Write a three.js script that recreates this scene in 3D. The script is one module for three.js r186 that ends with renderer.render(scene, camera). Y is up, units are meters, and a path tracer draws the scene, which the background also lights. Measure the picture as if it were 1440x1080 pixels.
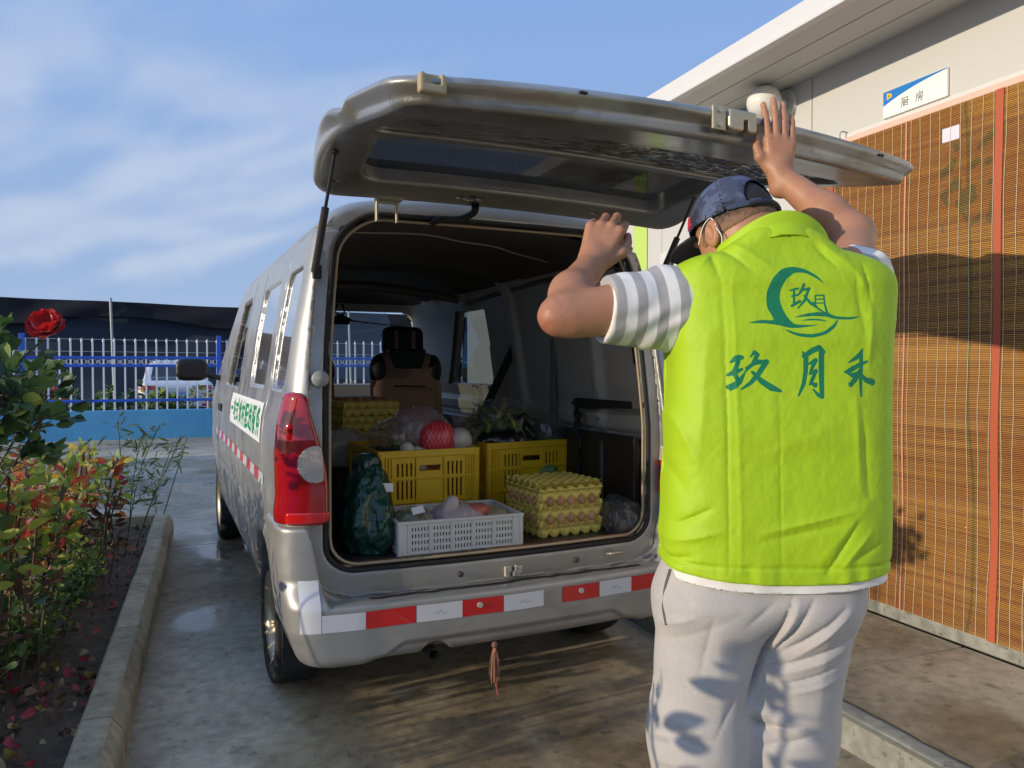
import * as THREE from 'three';
import { mergeGeometries, toCreasedNormals } from 'three/addons/utils/BufferGeometryUtils.js';
import { RoundedBoxGeometry } from 'three/addons/geometries/RoundedBoxGeometry.js';

// ---------- camera, sky, sun, exposure ----------
const DEG = Math.PI / 180;
const scene = new THREE.Scene();
const camera = new THREE.PerspectiveCamera(53.08, 4 / 3, 0.05, 2000);
camera.position.set(0, 1.36, 0);
camera.rotation.order = 'YXZ';
camera.rotation.set(-1.32 * DEG, -21.5 * DEG, 0);
scene.add(camera);
const renderer = new THREE.WebGLRenderer({ antialias: true });
renderer.setSize(1024, 768);
renderer.shadowMap.enabled = true;
renderer.toneMapping = THREE.LinearToneMapping;
renderer.toneMappingExposure = 1.0;
const SUN = new THREE.Vector3(-1, 0.20, 0.13).normalize();
const sun = new THREE.DirectionalLight(new THREE.Color().setRGB(1, 0.85, 0.645), 3.45);
sun.name = 'sun'; sun.position.copy(SUN).multiplyScalar(40); sun.castShadow = true;
sun.shadow.mapSize.set(4096, 4096);
Object.assign(sun.shadow.camera, { left: -14, right: 14, top: 14, bottom: -14, near: 1, far: 90 });
scene.add(sun); scene.add(sun.target);

// ---------- numbers ----------
let seed = 12345;
function rnd() { seed = (seed + 0x6d2b79f5) | 0; let t = Math.imul(seed ^ (seed >>> 15), 1 | seed); t = (t + Math.imul(t ^ (t >>> 7), 61 | t)) ^ t; return ((t ^ (t >>> 14)) >>> 0) / 4294967296; }
const rr = (a, b) => a + (b - a) * rnd();
const pick = (a) => a[Math.floor(rnd() * a.length)];
const { lerp, clamp } = THREE.MathUtils;
const smoothstep = (x, a, b) => { const t = clamp((x - a) / (b - a), 0, 1); return t * t * (3 - 2 * t); };   // either way round
const hash = (x, y, z) => { let h = Math.imul(x, 374761393) + Math.imul(y, 668265263) + Math.imul(z, 2147483647 ^ 1274126177); h = Math.imul(h ^ (h >>> 13), 1274126177); return ((h ^ (h >>> 16)) >>> 0) / 4294967296; };
function noise(x, y = 0, z = 0) {           // value noise, -1..1
  const i = Math.floor(x), j = Math.floor(y), k = Math.floor(z); let u = x - i, v = y - j, w = z - k;
  u = u * u * (3 - 2 * u); v = v * v * (3 - 2 * v); w = w * w * (3 - 2 * w);
  const a = lerp(lerp(hash(i, j, k), hash(i + 1, j, k), u), lerp(hash(i, j + 1, k), hash(i + 1, j + 1, k), u), v);
  if (w === 0) return a * 2 - 1;
  const b = lerp(lerp(hash(i, j, k + 1), hash(i + 1, j, k + 1), u), lerp(hash(i, j + 1, k + 1), hash(i + 1, j + 1, k + 1), u), v);
  return lerp(a, b, w) * 2 - 1;
}
function fbm(x, y, z = 0, n = 4) { let s = 0, a = 0.5; for (let i = 0; i < n; i++) { s += a * noise(x, y, z); x = x * 2.03 + 7.1; y = y * 2.03 + 3.7; z *= 2.03; a *= 0.5; } return s; }

// ---------- sky ----------
{
  const W = 1024, H = 512, data = new Float32Array(W * H * 4);
  for (let r = 0; r < H; r++) for (let c = 0; c < W; c++) {
    const el = ((r + 0.5) / H - 0.5) * Math.PI, az = ((c + 0.5) / W - 0.5) * 2 * Math.PI;
    const y = Math.sin(el), x = Math.cos(el) * Math.cos(az), z = Math.cos(el) * Math.sin(az);
    const t = Math.pow(clamp(y / 0.55, 0, 1), 0.6), o = (r * W + c) * 4;
    let col = [lerp(0.42, 0.225, t), lerp(0.54, 0.395, t), lerp(0.71, 0.77, t)];
    if (y > 0) {                              // thin drawn-out cirrus
      const k = 1 / (y + 0.12), px = x * k, pz = z * k, a = 0.5 * px + 0.87 * pz, b = 0.87 * px - 0.5 * pz;
      const warp = fbm(a * 0.8, b * 0.8, 3, 3) * 1.1;
      const m = fbm(a * 1.1 + warp, b * 3.0 + warp * 0.9, 0, 7), broad = fbm(a * 0.5 + 4, b * 0.8 - 2, 5, 3);
      const cov = smoothstep(m * 0.9 + broad * 0.8, 0.04, 0.6) * smoothstep(y, 0.03, 0.14) * (0.25 + 0.75 * smoothstep(y, 0.48, 0.24));
      const cl = [0.72, 0.77, 0.84];
      for (let i = 0; i < 3; i++) col[i] = lerp(col[i], cl[i], cov * 0.46);
    }
    const ca = x * SUN.x + y * SUN.y + z * SUN.z, ang = Math.acos(clamp(ca, -1, 1)) / DEG, g = Math.exp(-((ang / 24) ** 2)) * 0.9;
    col[0] += g * 1.0; col[1] += g * 0.8; col[2] += g * 0.5;
    if (y <= 0) col = [0.2, 0.19, 0.17];
    data[o] = col[0]; data[o + 1] = col[1]; data[o + 2] = col[2]; data[o + 3] = 1;
  }
  const t = new THREE.DataTexture(data, W, H, THREE.RGBAFormat, THREE.FloatType);
  t.mapping = THREE.EquirectangularReflectionMapping; t.magFilter = THREE.LinearFilter; t.needsUpdate = true;
  scene.background = t; scene.environment = t;
}

// ---------- building blocks ----------
const used = new Map();
function numbered(n) { const k = used.get(n) || 0; used.set(n, k + 1); return k ? `${n}_${String(k).padStart(3, '0')}` : n; }
function tag(o, label, category, group) { o.userData.label = label; if (category) o.userData.category = category; if (group) o.userData.group = group; return o; }
function thing(name, label, category, [x, y, z] = [0, 0, 0], turn = 0, group) {
  const o = new THREE.Group(); o.name = numbered(name); o.position.set(x, y, z); o.rotation.y = turn; scene.add(o); return tag(o, label, category, group);
}
function mesh(name, geo, mat, parent = scene) {
  if (Array.isArray(geo)) geo = join(geo);
  const m = new THREE.Mesh(geo, mat); m.name = parent === scene ? numbered(name) : name; m.castShadow = m.receiveShadow = true; parent.add(m); return m;
}
function struct(name, geo, mat, label) { const m = mesh(name, geo, mat); m.userData.kind = 'structure'; if (label) m.userData.label = label; return m; }
function join(list) {
  const anyColor = list.some((g) => g.attributes.color);
  return mergeGeometries(list.map((g) => {
    const n = g.index ? g.toNonIndexed() : g.clone();
    for (const k of Object.keys(n.attributes)) if (!['position', 'normal', 'uv', ...(anyColor ? ['color'] : [])].includes(k)) n.deleteAttribute(k);
    if (!n.attributes.uv) n.setAttribute('uv', new THREE.BufferAttribute(new Float32Array(n.attributes.position.count * 2), 2));
    if (anyColor && !n.attributes.color) n.setAttribute('color', new THREE.BufferAttribute(new Float32Array(n.attributes.position.count * 3).fill(1), 3));
    return n;
  }));
}
const C = (r, g, b) => new THREE.Color().setRGB(r, g, b);
function mat(r, g, b, rough = 0.6, more = {}) { return new THREE.MeshPhysicalMaterial({ color: C(r, g, b), roughness: rough, side: THREE.DoubleSide, ...more }); }
function box(w, h, d, x = 0, y = 0, z = 0, r = 0) {
  const g = r ? new RoundedBoxGeometry(w, h, d, 2, r) : new THREE.BoxGeometry(w, h, d); g.translate(x, y, z); return g;
}
function uvMetres(g, sx = 1) {                // uv in metres by the face's main direction
  if (g.index) g = g.toNonIndexed();
  const p = g.attributes.position, n = g.attributes.normal, uv = new Float32Array(p.count * 2);
  for (let i = 0; i < p.count; i++) {
    const ax = Math.abs(n.getX(i)), ay = Math.abs(n.getY(i)), az = Math.abs(n.getZ(i));
    const [u, v] = ay >= ax && ay >= az ? [p.getX(i), p.getZ(i)] : ax >= az ? [p.getZ(i), p.getY(i)] : [p.getX(i), p.getY(i)];
    uv[2 * i] = u * sx; uv[2 * i + 1] = v * sx;
  }
  g.setAttribute('uv', new THREE.BufferAttribute(uv, 2)); return g;
}
const V = (x, y, z) => new THREE.Vector3(x, y, z);
function tube(pts, r, seg = 12, sides = 6, closed = false) { return new THREE.TubeGeometry(new THREE.CatmullRomCurve3(pts.map((p) => (p.isVector3 ? p : V(...p))), closed), seg, r, sides, closed); }
function rod(a, b, r, sides = 6, r2 = r) {
  const A = V(...a), B = V(...b), g = new THREE.CylinderGeometry(r2, r, A.distanceTo(B), sides);
  g.applyQuaternion(new THREE.Quaternion().setFromUnitVectors(V(0, 1, 0), B.clone().sub(A).normalize())); g.translate((A.x + B.x) / 2, (A.y + B.y) / 2, (A.z + B.z) / 2); return g;
}
function tintGeo(g, c) { const n = g.attributes.position.count, a = new Float32Array(n * 3); for (let i = 0; i < n; i++) a.set(c, i * 3); g.setAttribute('color', new THREE.BufferAttribute(a, 3)); return g; }
function dataTex(w, h, fn, srgb = true, repeat) {   // fn(u, v) -> [r, g, b] 0..1 (linear; stored as sRGB bytes when srgb)
  const d = new Uint8Array(w * h * 4), enc = (x) => 255 * (srgb ? (x <= 0.0031308 ? 12.92 * x : 1.055 * Math.pow(x, 1 / 2.4) - 0.055) : x);
  for (let y = 0; y < h; y++) for (let x = 0; x < w; x++) { const c = fn((x + 0.5) / w, (y + 0.5) / h), o = (y * w + x) * 4; for (let i = 0; i < 3; i++) d[o + i] = clamp(enc(clamp(typeof c === 'number' ? c : c[i], 0, 1)), 0, 255); d[o + 3] = 255; }
  const t = new THREE.DataTexture(d, w, h); t.magFilter = THREE.LinearFilter; t.wrapS = t.wrapT = THREE.RepeatWrapping; if (srgb) t.colorSpace = THREE.SRGBColorSpace;
  if (repeat) t.repeat.set(repeat, repeat); t.needsUpdate = true; return t;
}
// noise that tiles with period n cells
function tiled(u, v, n, oct = 4, s = 0) {
  let sum = 0, a = 0.5;
  for (let o = 0; o < oct; o++, n *= 2, a *= 0.5) {
    const x = u * n, y = v * n, i = Math.floor(x), j = Math.floor(y); let fx = x - i, fy = y - j; fx = fx * fx * (3 - 2 * fx); fy = fy * fy * (3 - 2 * fy);
    const q = (a1, b1) => hash(((a1 % n) + n) % n, ((b1 % n) + n) % n, s + o * 17);
    sum += a * (lerp(lerp(q(i, j), q(i + 1, j), fx), lerp(q(i, j + 1), q(i + 1, j + 1), fx), fy) * 2 - 1);
  }
  return sum;
}
function canvas(w, h, draw, srgb = true) {
  const c = document.createElement('canvas'); c.width = w; c.height = h; draw(c.getContext('2d'), w, h);
  const t = new THREE.CanvasTexture(c); if (srgb) t.colorSpace = THREE.SRGBColorSpace; t.magFilter = THREE.LinearFilter; return t;
}

// ---------- signed distances and a surface mesher ----------
const len2 = (a, b) => Math.sqrt(a * a + b * b), len3 = (a, b, c) => Math.sqrt(a * a + b * b + c * c);
const smin = (a, b, k) => { const h = Math.max(k - Math.abs(a - b), 0) / k; return Math.min(a, b) - h * h * k * 0.25; };
const smax = (a, b, k) => -smin(-a, -b, k);
const rbox = (x, y, z, hx, hy, hz, r) => { const a = Math.abs(x) - hx + r, b = Math.abs(y) - hy + r, c = Math.abs(z) - hz + r; return len3(Math.max(a, 0), Math.max(b, 0), Math.max(c, 0)) + Math.min(Math.max(a, b, c), 0) - r; };
const rrect = (x, y, hx, hy, r) => { const a = Math.abs(x) - hx + r, b = Math.abs(y) - hy + r; return len2(Math.max(a, 0), Math.max(b, 0)) + Math.min(Math.max(a, b), 0) - r; };
function cone(px, py, pz, a, b) {             // tapered capsule; a, b = [x, y, z, r]
  const bx = b[0] - a[0], by = b[1] - a[1], bz = b[2] - a[2], qx = px - a[0], qy = py - a[1], qz = pz - a[2];
  const t = clamp((qx * bx + qy * by + qz * bz) / (bx * bx + by * by + bz * bz), 0, 1);
  return len3(qx - bx * t, qy - by * t, qz - bz * t) - (a[3] + (b[3] - a[3]) * t);
}
const ell = (x, y, z, a, b, c) => { const k0 = len3(x / a, y / b, z / c), k1 = len3(x / (a * a), y / (b * b), z / (c * c)); return k1 < 1e-9 ? -Math.min(a, b, c) : (k0 * (k0 - 1)) / k1; };
function meshSDF(f, lo, hi, c, { uv, keep, color, relax = true } = {}) {
  const n = [0, 1, 2].map((i) => Math.ceil((hi[i] - lo[i]) / c) + 1), [nx, ny, nz] = n, val = new Float32Array(nx * ny * nz), B = 4, reach = c * B * 0.87 * 1.8 + c;
  for (let k0 = 0; k0 < nz; k0 += B) for (let j0 = 0; j0 < ny; j0 += B) for (let i0 = 0; i0 < nx; i0 += B) {
    const k1 = Math.min(k0 + B, nz), j1 = Math.min(j0 + B, ny), i1 = Math.min(i0 + B, nx);
    const m = f(lo[0] + (i0 + (B - 1) / 2) * c, lo[1] + (j0 + (B - 1) / 2) * c, lo[2] + (k0 + (B - 1) / 2) * c), far = Math.abs(m) > reach;
    for (let k = k0; k < k1; k++) for (let j = j0; j < j1; j++) for (let i = i0; i < i1; i++) val[(k * ny + j) * nx + i] = far ? m : f(lo[0] + i * c, lo[1] + j * c, lo[2] + k * c);
  }
  const pos = [], id = new Int32Array(nx * ny * nz).fill(-1), idx = [];
  const off = [0, 1, nx, nx + 1, nx * ny, nx * ny + 1, nx * ny + nx, nx * ny + nx + 1], E = [[0, 1], [2, 3], [4, 5], [6, 7], [0, 2], [1, 3], [4, 6], [5, 7], [0, 4], [1, 5], [2, 6], [3, 7]];
  for (let k = 0; k < nz - 1; k++) for (let j = 0; j < ny - 1; j++) for (let i = 0; i < nx - 1; i++) {
    const b = (k * ny + j) * nx + i; let s = 0;
    for (let q = 0; q < 8; q++) if (val[b + off[q]] < 0) s++;
    if (s === 0 || s === 8) continue;
    let x = 0, y = 0, z = 0, m = 0;
    for (const [p, q] of E) {
      const A = val[b + off[p]], D = val[b + off[q]];
      if (A < 0 === D < 0) continue;
      const t = A / (A - D); m++;
      x += (p & 1) + t * ((q & 1) - (p & 1)); y += ((p >> 1) & 1) + t * (((q >> 1) & 1) - ((p >> 1) & 1)); z += ((p >> 2) & 1) + t * (((q >> 2) & 1) - ((p >> 2) & 1));
    }
    id[b] = pos.length / 3; pos.push(lo[0] + (i + x / m) * c, lo[1] + (j + y / m) * c, lo[2] + (k + z / m) * c);
  }
  const quad = (a, b2, c2, d, flip) => { if (a < 0 || b2 < 0 || c2 < 0 || d < 0) return; if (keep && !keep((pos[a * 3] + pos[c2 * 3]) / 2, (pos[a * 3 + 1] + pos[c2 * 3 + 1]) / 2, (pos[a * 3 + 2] + pos[c2 * 3 + 2]) / 2)) return; flip ? idx.push(a, c2, b2, a, d, c2) : idx.push(a, b2, c2, a, c2, d); };
  for (let k = 1; k < nz - 1; k++) for (let j = 1; j < ny - 1; j++) for (let i = 1; i < nx - 1; i++) {
    const b = (k * ny + j) * nx + i, s = val[b] < 0;
    if (s !== val[b + 1] < 0) quad(id[b - nx - nx * ny], id[b - nx * ny], id[b], id[b - nx], !s);
    if (s !== val[b + nx] < 0) quad(id[b - 1 - nx * ny], id[b - 1], id[b], id[b - nx * ny], !s);
    if (s !== val[b + nx * ny] < 0) quad(id[b - 1 - nx], id[b - nx], id[b], id[b - 1], !s);
  }
  const N = pos.length / 3, P = new Float32Array(pos), nor = new Float32Array(N * 3), h = c * 0.35;
  const grad = (x, y, z) => { const gx = f(x + h, y, z) - f(x - h, y, z), gy = f(x, y + h, z) - f(x, y - h, z), gz = f(x, y, z + h) - f(x, y, z - h); return [gx, gy, gz, Math.sqrt(gx * gx + gy * gy + gz * gz) || 1]; };
  const UV = uv && new Float32Array(N * 2), COL = color && new Float32Array(N * 3);
  for (let i = 0; i < N; i++) {
    let x = P[3 * i], y = P[3 * i + 1], z = P[3 * i + 2], g = grad(x, y, z);
    if (relax) { const s = clamp(f(x, y, z) * 2 * h / g[3], -0.6 * c, 0.6 * c) / g[3]; x -= g[0] * s; y -= g[1] * s; z -= g[2] * s; P[3 * i] = x; P[3 * i + 1] = y; P[3 * i + 2] = z; g = grad(x, y, z); }
    const nn = [g[0] / g[3], g[1] / g[3], g[2] / g[3]]; nor.set(nn, 3 * i);
    if (UV) UV.set(uv(x, y, z, nn), 2 * i);
    if (COL) COL.set(color(x, y, z, nn), 3 * i);
  }
  const g = new THREE.BufferGeometry(); g.setAttribute('position', new THREE.BufferAttribute(P, 3)); g.setAttribute('normal', new THREE.BufferAttribute(nor, 3));
  if (UV) g.setAttribute('uv', new THREE.BufferAttribute(UV, 2)); if (COL) g.setAttribute('color', new THREE.BufferAttribute(COL, 3));
  g.setIndex(idx); return g;
}
const triUV = (s = 1) => (x, y, z, n) => { const a = Math.abs(n[0]), b = Math.abs(n[1]), c = Math.abs(n[2]); return b > a && b > c ? [x * s, z * s] : a > c ? [z * s, y * s] : [x * s, y * s]; };
// a sheet laid on a distance field: cast from P(u, v) along dir until the field is zero, then lift
function drape(f, P, dir, nu, nv, lift = 0.003, reach = 1) {
  const g = new THREE.PlaneGeometry(1, 1, nu, nv), p = g.attributes.position, uv = g.attributes.uv;
  for (let i = 0; i < p.count; i++) {
    const [x, y, z] = P(uv.getX(i), uv.getY(i)); let t = 0;
    for (let k = 0; k < 60 && t < reach; k++) { const d = f(x + dir[0] * t, y + dir[1] * t, z + dir[2] * t); if (d < 0.0002) break; t += d * 0.8; }
    t -= lift; p.setXYZ(i, x + dir[0] * t, y + dir[1] * t, z + dir[2] * t);
  }
  g.computeVertexNormals(); return g;
}
// Chinese characters as pen strokes on a 100 x 100 square
const HAN = {
  one: [[10, 52, 90, 48]],
  stand: [[25, 8, 28, 20], [8, 24, 46, 24], [16, 34, 20, 66], [40, 32, 34, 66], [5, 72, 48, 66], [70, 8, 70, 50], [70, 28, 95, 28], [55, 50, 92, 50], [55, 50, 55, 90], [92, 50, 92, 90], [55, 88, 92, 88]],
  style: [[8, 28, 92, 28], [15, 50, 50, 50], [33, 50, 33, 82], [10, 88, 55, 80], [60, 5, 68, 50], [68, 50, 92, 92], [92, 92, 94, 75], [75, 8, 86, 18]],
  food: [[50, 5, 8, 40], [50, 5, 94, 40], [45, 22, 55, 30], [28, 38, 72, 38], [28, 38, 28, 92], [72, 38, 72, 66], [28, 52, 72, 52], [28, 66, 72, 66], [28, 92, 45, 82], [50, 66, 92, 94], [80, 70, 60, 82]],
  stuff: [[5, 28, 48, 28], [27, 6, 27, 95], [27, 35, 5, 70], [30, 40, 46, 60], [52, 28, 96, 28], [78, 6, 78, 95], [78, 95, 66, 86], [76, 32, 50, 72]],
  match: [[6, 14, 50, 14], [10, 30, 48, 30], [10, 30, 10, 92], [48, 30, 48, 92], [10, 92, 48, 92], [22, 14, 22, 50], [36, 14, 36, 50], [12, 70, 46, 70], [60, 14, 92, 14], [92, 14, 92, 45], [60, 45, 92, 45], [60, 45, 60, 85], [60, 88, 95, 88], [95, 88, 95, 72]],
  send: [[12, 10, 22, 22], [6, 38, 24, 38], [24, 38, 18, 78], [5, 80, 24, 78], [20, 82, 96, 92], [48, 8, 56, 20], [82, 8, 72, 20], [40, 28, 90, 28], [36, 48, 94, 48], [65, 28, 64, 50], [64, 50, 38, 78], [66, 52, 90, 76]],
  serve: [[12, 10, 12, 70], [12, 70, 4, 94], [12, 10, 40, 10], [40, 10, 40, 94], [12, 34, 40, 34], [12, 58, 40, 58], [55, 10, 55, 95], [55, 10, 88, 10], [88, 10, 88, 30], [55, 45, 88, 45], [88, 45, 60, 94], [62, 55, 95, 94]],
  duty: [[40, 4, 14, 34], [32, 14, 74, 14], [74, 14, 16, 50], [34, 22, 88, 50], [20, 62, 78, 62], [78, 62, 70, 94], [70, 94, 58, 86], [48, 50, 20, 95]],
  kitchen: [[12, 12, 94, 12], [18, 12, 16, 60], [16, 60, 4, 94], [28, 30, 58, 30], [32, 44, 54, 44], [32, 44, 32, 60], [54, 44, 54, 60], [32, 60, 54, 60], [34, 68, 38, 78], [54, 66, 48, 80], [26, 86, 60, 80], [62, 40, 96, 40], [84, 24, 84, 92], [84, 92, 74, 86], [68, 54, 76, 66]],
  room: [[50, 2, 56, 12], [18, 20, 88, 20], [88, 20, 88, 38], [18, 38, 88, 38], [18, 20, 16, 60], [16, 60, 4, 94], [54, 42, 58, 52], [26, 56, 94, 56], [52, 56, 32, 94], [50, 68, 82, 68], [82, 68, 76, 92], [76, 92, 64, 88]],
};
function han(ctx, key, x, y, w, h, lw) { ctx.lineWidth = lw; ctx.lineCap = 'round'; for (const [a, b, c, d] of HAN[key]) { ctx.beginPath(); ctx.moveTo(x + (a * w) / 100, y + (b * h) / 100); ctx.lineTo(x + (c * w) / 100, y + (d * h) / 100); ctx.stroke(); } }

// ================= THE SETTING =================
const texFine = dataTex(1024, 1024, (u, v) => { const a = tiled(u, v, 8, 6), b = tiled(u, v, 64, 3, 40), s = tiled(u, v, 5, 3, 90); const k = 0.80 + 0.26 * a + 0.30 * b - (s > 0.3 ? (s - 0.3) * 0.5 : 0) - 0.28 * smoothstep(tiled(u, v, 180, 1, 77), 0.36, 0.46) - 0.22 * smoothstep(tiled(u, v, 40, 2, 78), 0.42, 0.5); return [k, k * 0.985, k * 0.955]; }, true, 0.4);
const texBump = dataTex(512, 512, (u, v) => 0.5 + 0.3 * tiled(u, v, 16, 5, 7) + 0.25 * tiled(u, v, 96, 2, 8), false, 1.2);
const POOLS = [[-1.0, -9.7, 0.75, 0.95, 3], [-0.08, -7.15, 0.34, 0.42, 8], [-0.05, -4.45, 0.15, 0.28, 15], [1.35, -2.0, 0.55, 0.22, 22], [0.05, -5.9, 0.22, 0.5, 31]];
const pool = (x, z) => { let m = 0; for (const [cx, cz, rx, rz, s] of POOLS) { const a = (x - cx) / rx, b = (z - cz) / rz; if (Math.abs(a) > 2 || Math.abs(b) > 2) continue; const k = len2(a, b) + 1.1 * fbm(x * 3.4 + s, z * 2.4, s, 5); m = Math.max(m, smoothstep(k, 1.3, 0.55)); } return m; };
const texStain = dataTex(1024, 1638, (u, v) => { const x = u * 10 - 6, z = v * 16 - 12, k = 0.5 + 0.5 * fbm(x * 0.9, z * 0.7, 21, 5), f = 0.06 * fbm(x * 9, z * 9, 5, 2), p = pool(x, z); return clamp(lerp(smoothstep(k, 0.25, 0.75) * 0.36 + 0.42 + f, 0.10, p), 0.03, 1); }, false);
texStain.wrapS = texStain.wrapT = THREE.ClampToEdgeWrapping; texStain.repeat.set(0.1, 1 / 16); texStain.offset.set(0.6, 0.75);
const concreteMat = new THREE.MeshPhysicalMaterial({ color: C(0.64, 0.56, 0.41), map: texFine, bumpMap: texBump, bumpScale: 0.0011, roughnessMap: texStain, roughness: 1, vertexColors: true, specularIntensity: 0.9 });

// open ground out to the horizon
{
  const g = new THREE.CircleGeometry(900, 64); g.rotateX(-Math.PI / 2); g.translate(0, -0.03, 0);
  struct('ground', uvMetres(g), new THREE.MeshStandardMaterial({ color: C(0.13, 0.11, 0.085), map: texFine, roughness: 0.95 }), 'bare earth around the yard');
}
// yard of cast concrete slabs
const yard = new THREE.Group(); yard.name = 'pavement'; yard.userData.kind = 'structure'; yard.userData.label = 'grey damp concrete yard under the van'; scene.add(yard);
function slab(x0, x1, z0, z1, top, parent, name = 'slab', tone = 1) {
  const gap = 0.006, w = x1 - x0 - 2 * gap, d = z1 - z0 - 2 * gap, nx = Math.max(1, Math.round(w / 0.07)), nz = Math.max(1, Math.round(d / 0.07));
  const g = new THREE.PlaneGeometry(w, d, nx, nz); g.rotateX(-Math.PI / 2); g.translate((x0 + x1) / 2, top, (z0 + z1) / 2);
  const p = g.attributes.position, col = new Float32Array(p.count * 3);
  for (let i = 0; i < p.count; i++) {
    const x = p.getX(i), z = p.getZ(i), wet = smoothstep(fbm(x * 0.55 + 9, z * 0.4, 0, 4), -0.1, 0.3), dirt = smoothstep(fbm(x * 1.7, z * 1.1 + 40, 0, 4), 0.0, 0.35);
    const edge = smoothstep(x, -0.05, -0.29) * (z > -7 ? 1 : 0);             // soil washed along the kerb
    let k = tone * (1 - 0.34 * wet) * (1 - 0.5 * pool(x, z)); let c = [k, k * 0.99, k * 0.97];
    c = [lerp(c[0], c[0] * 0.72, dirt), lerp(c[1], c[1] * 0.66, dirt), lerp(c[2], c[2] * 0.55, dirt)];
    c = [lerp(c[0], 0.42, edge * 0.7), lerp(c[1], 0.34, edge * 0.7), lerp(c[2], 0.25, edge * 0.7)];
    col.set(c, i * 3);
  }
  const skirt = box(w, 0.1, d, (x0 + x1) / 2, top - 0.0505, (z0 + z1) / 2);
  g.setAttribute('color', new THREE.BufferAttribute(col, 3));
  return mesh(name, [uvMetres(g), uvMetres(skirt)], concreteMat, parent);
}
{
  const xs = [-9.6, -5.0, -0.4, 3.14], zs = [-15.9, -10.74, -6.3, -1.8, 3.5];
  for (let i = 0; i < 3; i++) for (let j = 0; j < 4; j++) { if (i === 1 && j > 0 || i === 0 && j > 0) continue; slab(xs[i], xs[i + 1], zs[j], zs[j + 1], 0, yard, 'slab', rr(0.94, 1.08)); }
  slab(-5.0, -0.4, -10.74, -7.1, 0, yard); slab(-9.6, -5.0, -10.74, -7.1, 0, yard);
  slab(3.15, 9, -15.9, -9.6, 0, yard);
}
// raised walkway in front of the kitchen
const platform = new THREE.Group(); platform.name = 'walkway'; platform.userData.kind = 'structure'; platform.userData.label = 'raised concrete walkway along the white building'; scene.add(platform);
{
  const zs = [-9.6, -7.2, -4.8, -2.4, 0, 2.5];
  for (let j = 0; j < 5; j++) slab(2.18, 3.09, zs[j], zs[j + 1], 0.122, platform, 'slab', 0.92);
  const em = new THREE.MeshPhysicalMaterial({ color: C(0.36, 0.37, 0.33), map: texFine, bumpMap: texBump, bumpScale: 0.004, roughness: 0.85 });
  const f = (x, y, z) => rbox(x - 2.135, y - 0.045, 0, 0.045, 0.081, 1, 0.018) + 0.006 * fbm(x * 9 + 3, y * 9, z * 7, 3) - 0.002;
  for (let j = 0; j < 5; j++) mesh('edge_stone', meshSDF((x, y, z) => Math.max(f(x, y, z), Math.abs(z - (zs[j] + zs[j + 1]) / 2) - 1.194), [2.06, -0.06, zs[j] - 0.02], [2.22, 0.16, zs[j + 1] + 0.02], 0.02, { uv: triUV(1) }), em, platform);
  mesh('plinth', uvMetres(box(0.05, 0.07, 12.1, 3.118, 0.158, -3.55, 0.012)), em, platform);
}

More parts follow.
